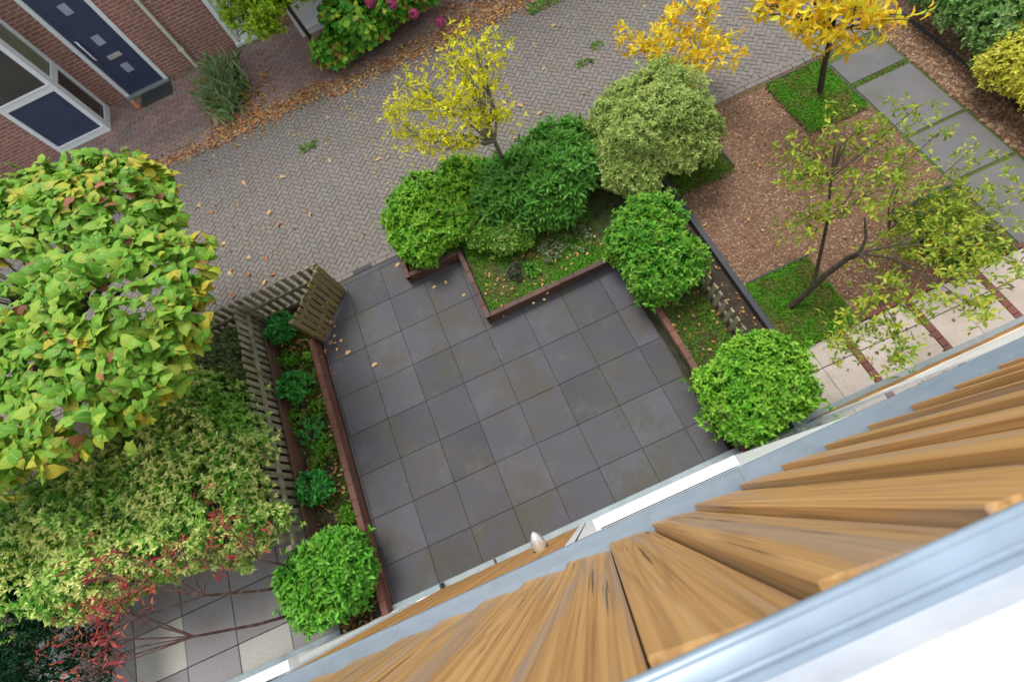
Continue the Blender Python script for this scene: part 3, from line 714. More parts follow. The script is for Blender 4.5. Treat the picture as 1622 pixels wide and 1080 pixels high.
CG = 'clipped dense green shrubs beside the patio'
bush('clipped_shrub', 'square clipped bright green shrub at the lower left end of the flower bed', 'shrub', (-1.08, .12, .05),
     [((-1.08, .13, .42), (.54, .47, .38)), ((-1.2, .0, .45), (.38, .36, .33)), ((-.93, .25, .42), (.36, .36, .34))], 1250, 6, .085, .034, M['laurel'], CG, boxy=3.2, amp=.11, gap=.2, up=.7, elev=(5, 50))
bush('clipped_shrub', 'largest lime green clipped shrub between the patio wall and the cream path', 'shrub', (4.42, .1, .05),
     [((4.40, .05, .42), (.58, .55, .43)), ((4.56, .25, .45), (.42, .46, .40)), ((4.24, -.15, .42), (.38, .4, .36)), ((4.66, -.1, .4), (.34, .34, .36))], 2500, 6, .06, .028, M['laurel_lime'], CG, boxy=3.2, amp=.15, gap=.22, up=.6, elev=(5, 55))
bush('clipped_shrub', 'green clipped shrub at the upper right corner of the patio over the ditch', 'shrub', (4.38, 2.3, .05),
     [((4.30, 2.15, .42), (.50, .66, .42)), ((4.46, 2.55, .42), (.42, .40, .38)), ((4.18, 2.35, .38), (.34, .42, .32)), ((4.66, 2.0, .33), (.3, .3, .3))], 2100, 6, .072, .026, M['skimmia'], CG, boxy=3.0, amp=.15, gap=.22, up=.7, elev=(8, 60))
# shrubs in the stepped bed
bush('skimmia_bush', 'rounded yellowish green shrub at the left corner of the planter bed', 'shrub', (1.7, 4.25, .12),
     [((1.42, 4.35, .38), (.5, .5, .32)), ((1.85, 4.5, .44), (.55, .55, .34)), ((2.3, 4.45, .40), (.5, .55, .34)), ((1.45, 4.0, .33), (.4, .3, .24)), ((2.5, 4.6, .38), (.4, .35, .28)), ((2.0, 4.05, .35), (.4, .3, .26))], 3000, 6, .065, .034, M['laurel_lime'], amp=.2, s=3.2, gap=.25, up=.6)
bush('rhododendron_bush', 'dark green shrub with long glossy leaves in the middle of the planter bed', 'shrub', (3.4, 4.0, .12),
     [((3.35, 3.95, .45), (.65, .6, .4)), ((3.8, 4.05, .52), (.6, .55, .42)), ((2.9, 4.15, .42), (.5, .55, .36)), ((4.0, 4.3, .52), (.5, .45, .38)), ((3.4, 3.5, .4), (.5, .32, .3)), ((3.3, 4.35, .42), (.5, .4, .34))], 1350, 7, .12, .04, M['rhodo'], amp=.2, s=3.2, gap=.2, up=.9, elev=(-5, 50), jit=.18)
bush('small_variegated_shrub', 'small shrub with cream tipped leaves leaning over the planter moss', 'shrub', (2.65, 3.6, .12),
     [((2.65, 3.55, .32), (.36, .34, .24)), ((2.4, 3.75, .34), (.32, .3, .22)), ((2.85, 3.35, .28), (.2, .2, .15))], 900, 6, .06, .028, leaf_mat('cream_tip_leaf', [(.05, .2, .015), (.09, .28, .02), (.16, .36, .03), (.4, .42, .14)], edge=(.16, .34, .04), patch=(.42, .42, .16), psc=3.3, pthr=(.6, .68)), amp=.07)
bush('pale_variegated_bush', 'large pale cream and green variegated bush at the street side', 'shrub', (4.9, 3.7, .1),
     [((4.95, 3.75, .74), (.66, .66, .54)), ((5.35, 4.0, .84), (.55, .55, .5)), ((5.3, 3.45, .78), (.52, .48, .46)), ((5.2, 4.3, .75), (.5, .45, .45)), ((4.7, 3.4, .55), (.42, .4, .42)), ((4.6, 3.9, .62), (.42, .4, .42)), ((5.55, 4.2, .75), (.32, .32, .35))], 4700, 7, .057, .021, M['palevar'], amp=.32, s=3.4, gap=.25, up=.7, elev=(10, 60), nst=40)
# little plants on the planter moss
def small_plant(name, label, x, y, z, r, h, L, W, mat, n=40, nl=6, group=None, kind='lance'):
    t_ = thing(name, label, 'plant', (x, y, z), group)
    foliage('foliage', [((x, y, z + h * .55), (r, r, h * .5))], n, nl, L, W, mat, t_, amp=.03, up=.8, zlo=-.2, kind=kind)
    mb = MB(); stems(mb, x, y, z, [((x, y, z + h * .5), (r, r, h * .4))], 7, .006); mb.build('stems', M['bark'], t_)
    return t_
M['purpleleaf'] = leaf_mat('purple_green_leaf', [(.03, .1, .02), (.1, .06, .08), (.06, .16, .04)], rough=.5)
M['whitedot'] = leaf_mat('white_tipped_leaf', [(.07, .12, .04), (.12, .2, .06), (.4, .4, .32)], rough=.5)
small_plant('small_plant', 'tiny purple green plant on the bright planter moss', 2.55, 2.98, .12, .12, .12, .05, .03, M['purpleleaf'], 28)
small_plant('small_plant', 'low plant with white speckled leaves near the planter wall', 3.15, 3.05, .12, .2, .12, .03, .014, M['whitedot'], 90)
small_plant('small_plant', 'light green seedling beside the purple green plant', 2.78, 2.9, .12, .1, .08, .05, .03, M['skimmia'], 22)
small_plant('small_plant', 'straggly speckled plant close to the upper clipped shrub', 3.6, 3.05, .12, .22, .1, .03, .014, M['whitedot'], 60)
PG = 'small dark green shrubs in the narrow flower bed'
M['smallshrub'] = leaf_mat('small_shrub_leaf', [(.03, .2, .04), (.05, .3, .05), (.1, .42, .07), (.025, .14, .03)], rough=.35)
small_plant('small_shrub', 'glossy small shrub nearest the mossy corner fence', -1.03, 3.74, .08, .23, .4, .08, .03, M['smallshrub'], 110, 7, PG)
small_plant('small_shrub', 'glossy small shrub halfway along the picket fence', -1.06, 2.75, .08, .22, .36, .075, .03, M['smallshrub'], 100, 7, PG)
small_plant('small_shrub', 'sparse low shrub below the middle one in the flower bed', -1.02, 2.05, .08, .2, .2, .055, .022, M['smallshrub'], 45, 6, PG)
small_plant('small_shrub', 'round bright small shrub just above the square clipped shrub', -1.12, 1.25, .08, .21, .36, .07, .03, M['smallshrub'], 110, 7, PG)
for i_, (x, y, lab) in enumerate([(-1.15, 3.3, 'thin weed below the glossy shrub near the corner fence'), (-.86, 2.35, 'weed tuft against the low wall beside the middle shrub'), (-.9, 1.75, 'weed tuft against the low wall below the sparse shrub'), (-1.2, 2.35, 'leafy weed under the picket fence above the sparse shrub'), (-.84, .75, 'weed tuft between the low wall and the square clipped shrub'), (-.88, 2.9, 'pale weed near the low wall in the upper flower bed')]):
    small_plant('small_plant', lab, x, y, .08, .14, .13, .05, .02, M['grassleaf'], 34)
small_plant('small_plant', 'green weed tuft at the foot of the picket fence', -1.05, 1.65, .08, .13, .12, .06, .02, M['grassleaf'], 30)
small_plant('small_plant', 'lime weed tuft beside the top end of the reddish low wall', -.83, 3.2, .08, .09, .08, .05, .03, M['laurel_lime'], 20)
small_plant('small_plant', 'reddish brown withered plant below the square clipped shrub', -1.05, -.35, .06, .2, .16, .06, .03, leaf_mat('withered_leaf', [(.2, .07, .03), (.3, .14, .05), (.18, .16, .03)]), 40)

# left neighbour: variegated bushes, dark shrubs, conifer
bush('variegated_bush', 'big dark green bush with yellow edged leaves beside the picket fence', 'shrub', (-2.5, 1.7, 0),
     [((-2.0, 2.3, .9), (.75, .75, .6)), ((-1.85, 1.55, 1.0), (.62, .62, .55)), ((-2.7, 1.75, 1.05), (.8, .7, .6)), ((-3.5, 2.0, 1.2), (.85, .75, .6)), ((-2.6, 1.15, 1.0), (.7, .5, .5)), ((-3.2, 1.25, 1.1), (.7, .5, .5)), ((-1.7, 1.0, .85), (.4, .45, .45)), ((-3.9, 1.6, 1.1), (.6, .6, .5)), ((-2.5, 2.75, .85), (.7, .6, .5)), ((-1.75, 2.0, .8), (.42, .6, .45))],
     7000, 7, .058, .025, M['darkvar'], amp=.36, s=3.2, gap=.2, up=.6, nst=70)
bush('dark_shrub', 'dark shrub with small pale leaves behind the street corner of the picket fence', 'shrub', (-1.9, 3.4, 0),
     [((-1.82, 3.5, .42), (.42, .52, .34)), ((-2.3, 3.2, .5), (.6, .6, .45)), ((-1.78, 2.9, .5), (.38, .5, .4)), ((-2.9, 3.2, .5), (.6, .6, .45))], 2300, 6, .055, .022,
     leaf_mat('dim_variegated_leaf', [(.025, .09, .015), (.05, .14, .03), (.08, .18, .04)], young=(.4, .4, .2), edge=(.16, .22, .08)), amp=.1)
t_ = thing('conifer', 'dark blue green conifer at the lower left edge', 'tree', (-4.6, 1.0, 0))
P, N = shell([((-4.5, .9, .8), (.75, .8, .75)), ((-4.9, 1.5, .8), (.8, .8, .8)), ((-4.3, .4, .6), (.5, .5, .5))], 2600, -.3, .2, .12)
A = nrm(N * .7 + np.array([-.5, .1, .35]) + rng.normal(0, .15, N.shape))
leaves('crown', *sprigs(P, A, 6, .1, .016, (35, 75), .15), M['conifer'], t_)
mb = MB(); mb.tube([(-4.6, 1, 0), (-4.6, 1.05, 1.3)], [.06, .02]); mb.build('trunk', M['bark'], t_)

# large-leaved tree over the left garden
t_ = thing('large_leaf_tree', 'tree with big heart shaped yellow green leaves on the left', 'tree', (-3.1, 3.7, 0))
lob = [((-2.5, 3.95, 2.3), (1.75, 1.65, .6)), ((-3.5, 4.6, 2.3), (1.2, 1.1, .5)), ((-1.35, 3.2, 2.45), (.95, .9, .48)), ((-1.75, 4.4, 2.35), (1.0, 1.0, .5)), ((-2.75, 5.15, 2.3), (1.15, .95, .5)), ((-1.5, 2.75, 2.3), (.75, .7, .42)), ((-2.35, 2.75, 2.45), (.9, .85, .45)), ((-3.6, 3.0, 2.2), (1.2, 1.1, .5))]
P, N = shell(lob, 3300, .0, .13, .32, 1.9, gap=.38)
gapd = np.hypot(P[:, 0] + 2.55, P[:, 1] - 3.95); keep = (gapd > .42) | (rng.random(len(P)) < .18); P = P[keep]; N = N[keep]
A = nrm(N * .5 + np.array([0, 0, 1.]) + rng.normal(0, .3, N.shape))
pp = sprigs(P, A, 5, .092, .08, (-45, 25), .35, .55)
sel = rng.random(len(pp[0])) < .975
leaves('crown', *[q[sel] for q in pp], M['catalpa'], t_, 'heart')
leaves('withered_leaves', *[q[~sel] for q in pp], M['catalpa_brown'], t_, 'heart')
mb = MB(); f = (-2.95, 3.85, 1.7)
tips = [(-2.5 + 1.6 * math.cos(a), 4.2 + 1.6 * math.sin(a), 2.45 + .2 * math.sin(3 * a)) for a in np.linspace(0, 6.0, 14)]
bark_tubes(mb, (-3.1, 3.7, 0), tips, .075, 6, .1, f)
for _ in range(46):
    a = random.uniform(0, 6.28); r = random.uniform(.15, .9)
    mb.tube([(-2.75, 3.95, 1.95), (-2.6 + r * .5 * math.cos(a), 3.98 + r * .5 * math.sin(a), 2.35), (-2.55 + r * math.cos(a), 3.98 + r * math.sin(a), 2.75)], [.016, .011, .004], 5)
mb.build('trunk', M['bark'], t_)

# small red-leaved tree at bottom left
t_ = thing('red_leaf_shrub', 'sparse small tree with crimson leaves and thin bare branches at the lower left', 'tree', (-1.75, .0, 0))
mb = MB(); tipP = []
for (b0, b1, tips) in [((-1.55, -.1, .3), (-1.95, .06, 1.5), [(-2.4, .16, 2.0), (-2.6, .05, 2.15), (-2.2, .5, 2.05), (-2.9, .4, 1.9), (-2.75, .75, 1.85), (-3.0, .1, 1.8)]),
                       ((-1.5, .2, .3), (-1.8, .38, 1.5), [(-2.2, .75, 1.95), (-1.7, .9, 1.8), (-2.5, .95, 1.9), (-2.1, .4, 2.1), (-1.55, .75, 1.6), (-2.45, 1.15, 1.8)]),
                       ((-1.4, .3, .2), (-1.4, .55, 1.2), [(-1.25, .8, 1.4), (-1.5, 1.1, 1.55)])]:
    b0 = Vector(b0); b1 = Vector(b1); base = Vector((-1.6 + random.uniform(-.05, .05), .05, 0))
    mb.tube([base, b0, (b0 + b1) / 2 + Vector((.03, -.03, .02)), b1], [.024, .021, .016, .012], 7)
    for tp in tips:
        tp = Vector(tp); mid = b1.lerp(tp, .5) + Vector((random.uniform(-.06, .06), random.uniform(-.06, .06), .05))
        mb.tube([b1, mid, tp], [.009, .006, .003], 5); tipP.append(tp)
        for _ in range(15):
            s0 = mid.lerp(tp, random.random()); e = s0 + Vector((random.uniform(-.32, .2), random.uniform(-.25, .3), random.uniform(-.02, .28)))
            m2 = (s0 + e) / 2 + Vector((random.uniform(-.04, .04), random.uniform(-.04, .04), .02))
            mb.tube([s0, m2, e], [.0045, .003, .0015], 4); tipP += ([e] if random.random() < .4 else [])
mb.build('trunk', M['barkred'], t_)
P = np.array([list(p) for p in tipP]); P = np.repeat(P, 2, 0) + rng.normal(0, .05, (len(P) * 2, 3))
A = nrm(rng.normal(0, .6, P.shape) + np.array([-.2, 0, .6]))
leaves('foliage', *sprigs(P, A, 3, .062, .02, (-10, 50)), M['redleaf'], t_)

# ------------------------------------------------------------------ yellow tree by the planter
def sparse_tree(name, label, base, fork, lobes, nclump, nl, L, W, lmat, bmat, r0, ntips, kind='lance', up=.3, elev=(-10, 50), spread=.05, zlo=-.6, subs=5, gap=.0, depth=.35, per=2):
    t_ = thing(name, label, 'tree', base)
    P, N = shell(lobes, ntips, zlo, depth, .1)
    mb = MB(); bark_tubes(mb, base, [tuple(p) for p in P[:max(6, ntips // 6)]], r0, 6, .14, fork)
    main = P[:max(6, ntips // 6)]; f = np.array(fork); anchors = []
    for p in P[max(6, ntips // 6):]:
        q = main[np.argmin(((main - p) ** 2).sum(1))]; s0 = f + (q - f) * random.uniform(.35, .9)
        mid = (s0 + p) / 2 + rng.normal(0, .04, 3); mb.tube([s0, mid, p], [r0 * .22, r0 * .14, r0 * .07], 4)
        for _ in range(subs):
            k = random.random(); c_ = s0 + (p - s0) * (.25 + .75 * k) + rng.normal(0, .03, 3); anchors.append(c_)
    for p in main: anchors.append(p)
    anchors = np.array(anchors)
    k = rng.choice(len(anchors), nclump); C = anchors[k] + rng.normal(0, spread, (nclump, 3))
    A = nrm(rng.normal(0, .6, C.shape) + np.array([0, 0, up + .3]))
    leaves('crown', *sprigs(C, A, nl, L, W, elev), lmat, t_, kind)
    mb.build('trunk', bmat, t_)
    return t_
sparse_tree('yellow_tree', 'small tree with sparse yellow leaves rising from the planter bed over the street', (3.13, 4.72, .1), (3.03, 4.45, 1.15),
            [((2.75, 4.75, 1.75), (.85, .7, .6)), ((3.1, 4.95, 2.0), (.5, .45, .45)), ((2.15, 4.95, 1.6), (.55, .5, .38)), ((2.5, 4.45, 1.55), (.45, .35, .3))], 1000, 4, .05, .025, M['yellowleaf'], M['barkpale'], .036, 90, spread=.08)
sparse_tree('orange_tree', 'small tree with orange and yellow leaves in the upper right moss square', (8.0, 3.66, .03), (7.55, 3.62, 1.25),
            [((7.0, 3.55, 1.75), (.62, .55, .4)), ((7.35, 3.3, 1.75), (.45, .4, .35)), ((6.75, 3.9, 1.75), (.4, .4, .3)), ((7.5, 3.0, 1.7), (.35, .3, .25))], 190, 5, .12, .045, M['orangeleaf'], M['bark'], .04, 60, up=.1, elev=(-20, 35), spread=.1)
sparse_tree('orange_shrub', 'yellow orange leaved shrub right behind the pale variegated bush', (6.1, 4.6, 0), (6.15, 4.75, .5),
            [((6.2, 4.9, .95), (.75, .5, .35)), ((5.95, 4.4, 1.0), (.5, .35, .3)), ((6.5, 5.2, .95), (.45, .4, .3)), ((5.6, 5.1, .9), (.45, .3, .3)), ((6.5, 4.3, .8), (.35, .3, .3))], 250, 5, .10, .042, M['orangeleaf'], M['bark'], .02, 40, up=.2, elev=(-10, 40), spread=.1)
# leaning tree on the right
t_ = thing('leaning_tree', 'sparse olive leaved tree with a dark leaning trunk in the lower moss square', 'tree', (5.58, .83, 0))
mb = MB()
mb.tube([(5.58, .83, 0), (5.72, .85, .3), (5.83, .88, .62), (5.93, .87, .95), (5.92, .82, 1.15)], [.045, .038, .035, .032, .03], 8)
mb.tube([(5.92, .82, 1.15), (5.97, .9, 1.3), (5.95, 1.06, 1.5)], [.022, .015, .008], 6)
mb.tube([(5.75, .86, .4), (5.84, 1.0, .55), (5.88, 1.3, 1.15), (5.97, 1.62, 1.5), (6.08, 1.8, 1.75)], [.024, .022, .018, .014, .01], 6)
tips = [(5.35, 1.75, 1.8), (5.55, 1.6, 1.7), (5.6, 2.05, 1.8), (5.35, 1.35, 1.4), (6.35, 1.85, 1.95), (6.7, 1.7, 2.0), (6.1, 2.1, 1.9), (6.1, 1.45, 1.6), (6.3, 1.2, 1.6), (5.7, 1.35, 1.35), (6.9, 1.45, 1.8)]
anch = []
for tp in tips:
    s0 = Vector((5.97, 1.62, 1.5)) if tp[1] > 1.5 else Vector((5.88, 1.3, 1.15)); tp = Vector(tp)
    mid = s0.lerp(tp, .5) + Vector((random.uniform(-.08, .08), random.uniform(-.08, .08), .06)); mb.tube([s0, mid, tp], [.01, .007, .003], 5)
    for _ in range(15): anch.append(s0.lerp(tp, random.uniform(.4, 1.1)) + Vector([random.gauss(0, .09) for _ in range(3)]))
tips2 = [(5.55, -.1, 1.7), (5.3, -.22, 1.6), (5.9, -.2, 1.75), (6.2, -.15, 1.7), (5.0, .02, 1.45), (6.5, .1, 1.6), (5.6, .25, 1.6), (6.3, .35, 1.6), (5.3, -.3, 1.5), (6.6, -.05, 1.7), (4.9, .05, 1.6)]
nodes = [Vector((5.55, .32, 1.45)), Vector((6.0, .25, 1.5)), Vector((6.3, .5, 1.45))]
for q in nodes: mb.tube([(5.92, .82, 1.15), Vector((5.92, .82, 1.15)).lerp(q, .5) + Vector((.03, .02, .06)), q], [.016, .012, .008], 6)
for tp in tips2:
    tp = Vector(tp); s0 = min(nodes, key=lambda q: (q - tp).length); mid = s0.lerp(tp, .5) + Vector((random.uniform(-.06, .06), random.uniform(-.06, .06), .06))
    mb.tube([s0, mid, tp], [.006, .0045, .002], 5)
    for _ in range(15): anch.append(s0.lerp(tp, random.uniform(.5, 1.15)) + Vector([random.gauss(0, .09) for _ in range(3)]))
mb.build('trunk', M['bark'], t_)
C = np.array([list(a) for a in anch]); C = np.repeat(C, 2, 0) + rng.normal(0, .05, (len(C) * 2, 3))
leaves('crown', *sprigs(C, nrm(rng.normal(0, .6, C.shape) + np.array([0, 0, .5])), 4, .062, .026, (-20, 40)), M['oliveleaf'], t_)
# loose shrub in fourth square
t_ = thing('loose_shrub', 'loose olive and yellow shrub with pale arching stems above the cream path', 'shrub', (7.6, .9, 0))
mb = MB(); anch = []
for k in range(22):
    a = random.uniform(0, 6.28); r = random.uniform(.35, 1.35); e = Vector((7.35 + r * .9 * math.cos(a), .78 + r * .5 * math.sin(a), random.uniform(.4, 1.1)))
    b = Vector((7.55, .9, .03)); mid = (b + e) / 2 + Vector((0, 0, .25)); mb.tube([b, mid, e], [.011, .008, .003], 5)
    for _ in range(11): anch.append(mid.lerp(e, random.uniform(-.3, 1.1)) + Vector([random.gauss(0, .15) for _ in range(3)]))
mb.build('stems', M['barkpale'], t_)
C = np.array([list(a) for a in anch]); C = np.repeat(C, 2, 0) + rng.normal(0, .06, (len(C) * 2, 3))
leaves('foliage', *sprigs(C, nrm(rng.normal(0, .5, C.shape) + np.array([0, 0, .6])), 4, .06, .026, (-20, 40)), M['oliveleaf'], t_)
# thin-stemmed shrub reaching over the path
t_ = thing('wispy_shrub', 'wispy shrub of pale green stems over the slab path on the right', 'shrub', (7.2, 1.6, 0))
mb = MB(); anch = []
for (b, m_, e) in [((7.3, 1.2, 0), (7.0, 1.35, .8), (6.9, 1.65, 1.5)), ((7.3, 1.2, 0), (7.3, 1.25, .8), (7.5, 1.3, 1.4)), ((7.3, 1.2, 0), (7.5, 1.3, .7), (7.9, 1.25, 1.1)), ((7.3, 1.2, 0), (7.1, 1.5, .9), (7.2, 1.9, 1.3)), ((7.3, 1.2, 0), (6.8, 1.3, .9), (6.6, 1.35, 1.5))]:
    mb.tube([b, m_, e], [.012, .009, .003], 5); b, m_, e = Vector(b), Vector(m_), Vector(e)
    for _ in range(16): anch.append(m_.lerp(e, random.uniform(0, 1.1)) + Vector([random.gauss(0, .08) for _ in range(3)]))
mb.build('stems', M['barkpale'], t_)
C = np.array([list(a) for a in anch])
leaves('foliage', *sprigs(C, nrm(rng.normal(0, .5, C.shape) + np.array([0, 0, .6])), 4, .06, .026, (-20, 40)), M['oliveleaf'], t_)

# hedges upper right
bush('hedge', 'green and white variegated hedge in the upper right corner', 'hedge', (10.6, 3.4, 0),
     [((10.3, 4.1, .5), (.6, .6, .5)), ((10.2, 3.5, .5), (.55, .5, .5)), ((10.1, 2.9, .5), (.5, .5, .48)), ((10.9, 3.6, .7), (.7, .9, .6)), ((10.6, 4.7, .5), (.6, .5, .5))], 3000, 6, .075, .03,
     leaf_mat('green_white_leaf', [(.03, .17, .02), (.07, .28, .03), (.12, .38, .04), (.18, .4, .07)], young=(.5, .58, .26), edge=(.2, .38, .1), patch=(.03, .14, .02), psc=1.5, pthr=(.48, .56)), amp=.12)
bush('hedge', 'golden yellow leaved hedge at the right edge above the mulch strip', 'hedge', (9.95, 2.1, 0),
     [((9.8, 2.35, .5), (.48, .5, .42)), ((9.85, 1.7, .5), (.5, .5, .42)), ((10.3, 2.2, .6), (.6, .7, .5))], 2300, 6, .055, .026, M['hedgeyellow'], amp=.08)
g = MB(); g.box(9.9, 9.94, .6, 4.4, -.05, .03, .004)
tag(g.build('garden_edging', M['blackedge']), 'dark kerb at the foot of the hedge in the upper right', 'edging')

# far side of the street
bush('hydrangea', 'green hydrangea bush with pink flower heads across the street', 'shrub', (2.2, 9.2, 0),
     [((1.35, 9.05, .35), (.5, .45, .32)), ((1.9, 9.15, .5), (.6, .55, .42)), ((2.6, 9.2, .55), (.6, .6, .45)), ((3.2, 9.4, .55), (.55, .5, .42)), ((2.2, 9.8, .6), (.8, .5, .5))], 1100, 5, .13, .085, M['hydleaf'], amp=.25, gap=.35, up=.8, kind='oval', elev=(-5, 40))
for (x, y, z, lab) in [(2.95, 8.55, .62, 'bright pink flower head nearest the yellow tree'), (2.65, 8.7, .85, 'pink flower head second along the hydrangea row'), (2.3, 8.9, .9, 'dusky pink flower head in the middle of the hydrangea'), (3.3, 9.2, .9, 'pink flower head at the top edge of the hydrangea'), (3.35, 8.45, .35, 'low pink flower head hanging over the leaf litter'), (2.85, 9.1, .95, 'pink flower head behind the bright pink one'), (1.0, 9.0, .35, 'small dark pink flower head at the left end of the hydrangea')]:
    P, N = shell([((x, y, z), (.09, .09, .08))], 70, -.8, .05, .005)
    tag(leaves('flower_head', *sprigs(P, N, 4, .028, .024, (0, 30)), M['pink'], None, 'oval'), lab, 'flower', 'pink hydrangea flower heads')
sparse_tree('lime_green_tree', 'lime green leaved tree in front of the brick house across the street', (.95, 9.75, 0), (.9, 9.5, 1.1),
            [((.35, 9.5, 1.35), (.62, .5, .42)), ((1.3, 9.4, 1.35), (.5, .45, .4)), ((.75, 10.0, 1.5), (.7, .6, .45)), ((-.05, 9.7, 1.35), (.4, .4, .3)), ((.3, 9.2, 1.2), (.45, .35, .3))], 3200, 5, .058, .032, M['limetree'], M['bark'], .04, 120, subs=9)
t_ = thing('grass_clump', 'clump of long arching grass between the brick house and the street', 'plant', (-1.15, 9.75, 0))
n = 1500; P = np.stack([rng.normal(-1.15, .16, n), rng.normal(9.85, .3, n), np.zeros(n)], 1); a = rng.uniform(0, 6.28, n)
D = nrm(np.stack([np.cos(a) * .6, np.sin(a) * .6 - .1, rng.uniform(.5, 1.6, n)], 1)); LL = rng.uniform(.22, .55, n)
leaves('foliage', P, nrm(rng.normal(0, .5, (n, 3)) + [0, 0, .5]), D, LL, LL * .045 + .004, M['grassblade'], t_)
g = MB(); stems(g, -1.15, 9.4, 0, [((-1.15, 9.6, .2), (.2, .5, .15))], 14, .008); g.build('stems', M['barkpale'], t_)

# ------------------------------------------------------------------ terraced houses opposite
YF = 11.2; YB = 10.45
def house_left():
    h = thing('terraced_house', 'brick terraced house with navy door and white bay window, upper left', 'house', (-4, YF, 0), 'brick houses across the street')
    g = MB(); g.box(-7.5, -3.43, YF, YF + .3, -.05, 5.6); g.box(-3.43, -2.41, YF, YF + .3, 2.35, 5.6); g.box(-2.41, -1.735, YF, YF + .3, -.05, 5.6)
    g.box(-7.5, -5.1, YB + .03, YF, -.05, 5.6); wl = g.build('wall', M['housebrick'], h)
    g = MB(); g.box(-7.5, -1.735, YF + .3, YF + 7, -.05, 5.6); g.build('house_body', M['housebrick'], h)
    g = MB(); g.box(-7.5, -1.735, YF - .2, YF + 7.2, 5.61, 5.8); g.build('roof', M['dark'], h)
    # door with frame
    fr = MB(); fr.box(-3.43, -3.345, YF - .03, YF + .08, .02, 2.35, .004); fr.box(-2.495, -2.41, YF - .03, YF + .08, .02, 2.35, .004)
    fr.box(-3.345, -2.495, YF - .03, YF + .08, 2.27, 2.35); fr.build('door_frame', M['white'], h)
    st = MB(); st.box(-3.44, -2.4, YF - .08, YF + .05, -.04, .045, .004); st.build('doorstep', M['metal_pale'], h)
    d = MB(); d.box(-3.34, -2.5, YF + .015, YF + .06, .05, 2.265); do = d.build('door', M['navy'], h)
    k = MB(); k.box(-3.33, -2.51, YF + .0, YF + .014, .06, .14); k.build('kick_board', M['navy'], do)
    k = MB(); k.box(-3.335, -3.24, YF + .004, YF + .014, .14, 2.26); k.build('lock_stile', M['navy'], do)
    for z in (.42, 1.02, 1.62):
        k = MB(); k.box(-2.98, -2.82, YF + .008, YF + .014, z, z + .18, 0); k.build('pane', M['glassfrost'], do)
    k = MB(); k.box(-3.04, -2.76, YF + .0, YF + .014, .74, .82, .002); k.build('letterbox', M['steel'], do)
    k = MB(); k.tube([(-3.27, YF + .014, .86), (-3.22, YF - .06, .87), (-3.22, YF - .075, .9), (-3.22, YF - .075, 1.2), (-3.22, YF - .06, 1.23), (-3.27, YF + .014, 1.24)], .016, 8); k.build('handle', M['white_bright'], do, True)
    k = MB(); k.box(-3.47, -3.445, YF - .012, YF - .001, .98, 1.06); k.build('doorbell', M['dark'], h)
    bay(h, -5.09, -3.89, 1)
    return h
def bay(h, x0, x1, side, panel='navy'):
    xs = x1 if side > 0 else x0            # the exposed side
    f = MB(); y = YB; xi = lambda a, b: (a, b)
    # front frame
    f.box(x0, x0 + .09, y, y + .08, .0, 2.5, .003); f.box(x1 - .09, x1, y, y + .08, .0, 2.5, .003)
    f.box(x0 + .09, x1 - .09, y + .003, y + .077, .0, .12); f.box(x0 + .09, x1 - .09, y + .003, y + .077, 1.04, 1.16); f.box(x0 + .09, x1 - .09, y + .003, y + .077, 2.4, 2.5)
    # side frame
    a, b = (xs - .08, xs) if side > 0 else (xs, xs + .08)
    f.box(a, b, y + .082, y + .17, 0, 2.5); f.box(a, b, YF - .09, YF - .001, 0, 2.5)
    f.box(a + .003, b - .003, y + .17, YF - .09, 0, .12); f.box(a + .003, b - .003, y + .17, YF - .09, 1.04, 1.16); f.box(a + .003, b - .003, y + .17, YF - .09, 2.4, 2.5)
    fo = f.build('bay_window_frame', M['white'], h)
    for z in (.12, 1.16): s = MB(); s.box(x0 + .08, x1 - .06, y - .02, y + .003, z, z + .025); s.build('sill', M['white_bright'], fo)
    a2, b2 = (xs - .003, xs + .02) if side > 0 else (xs - .02, xs + .003)
    for z in (.12, 1.16): s = MB(); s.box(a2, b2, y + .17, YF - .09, z, z + .025); s.build('side_sill', M['white_bright'], fo)
    p = MB(); p.box(x0 + .09, x1 - .09, y + .03, y + .05, .12, 1.04); p.build('lower_panel', M[panel], fo)
    p = MB(); p.box((xs - .05) if side > 0 else xs + .03, (xs - .03) if side > 0 else xs + .05, y + .17, YF - .09, .12, 1.04); p.build('side_panel', M['glass'] if panel == 'navy' else M['white'], fo)
    p = MB(); p.box(x0 + .09, x1 - .09, y + .03, y + .045, 1.16, 2.4); p.build('pane', M['glass'], fo)
    p = MB(); p.box((xs - .045) if side > 0 else xs + .03, (xs - .03) if side > 0 else xs + .045, y + .17, YF - .09, 1.16, 2.4); p.build('pane', glass_mat('greenish_glass', (.12, .14, .09)), fo)
    r = MB(); r.box(x0 - .05, x1 + .05, y - .06, YF, 2.5, 2.6); r.build('bay_roof', M['white'], fo)
house_left()
h = thing('terraced_house', 'brick terraced house with white door half hidden behind the lime green tree', 'house', (2, YF, 0), 'brick houses across the street')
g = MB(); g.box(-1.73, -.73, YF + .002, YF + .3, -.05, 5.6); g.box(-.73, .25, YF + .002, YF + .3, 2.3, 5.6); g.box(.25, 9, YF + .002, YF + .3, -.05, 5.6); g.build('wall', M['housebrick'], h)
g = MB(); g.box(-1.73, 9, YF + .3, YF + 7, -.05, 5.6); g.build('house_body', M['housebrick'], h)
g = MB(); g.box(-1.73, 9, YF - .2, YF + 7.2, 5.61, 5.8); g.build('roof', M['dark'], h)
g = MB(); g.box(-.73, -.64, YF - .03, YF + .08, .0, 2.3, .003); g.box(.16, .25, YF - .03, YF + .08, 0, 2.3, .003); g.box(-.64, .16, YF - .03, YF + .08, 2.2, 2.3); g.box(-.74, .26, YF - .08, YF + .05, -.04, .06, .004); g.build('door_frame', M['white'], h)
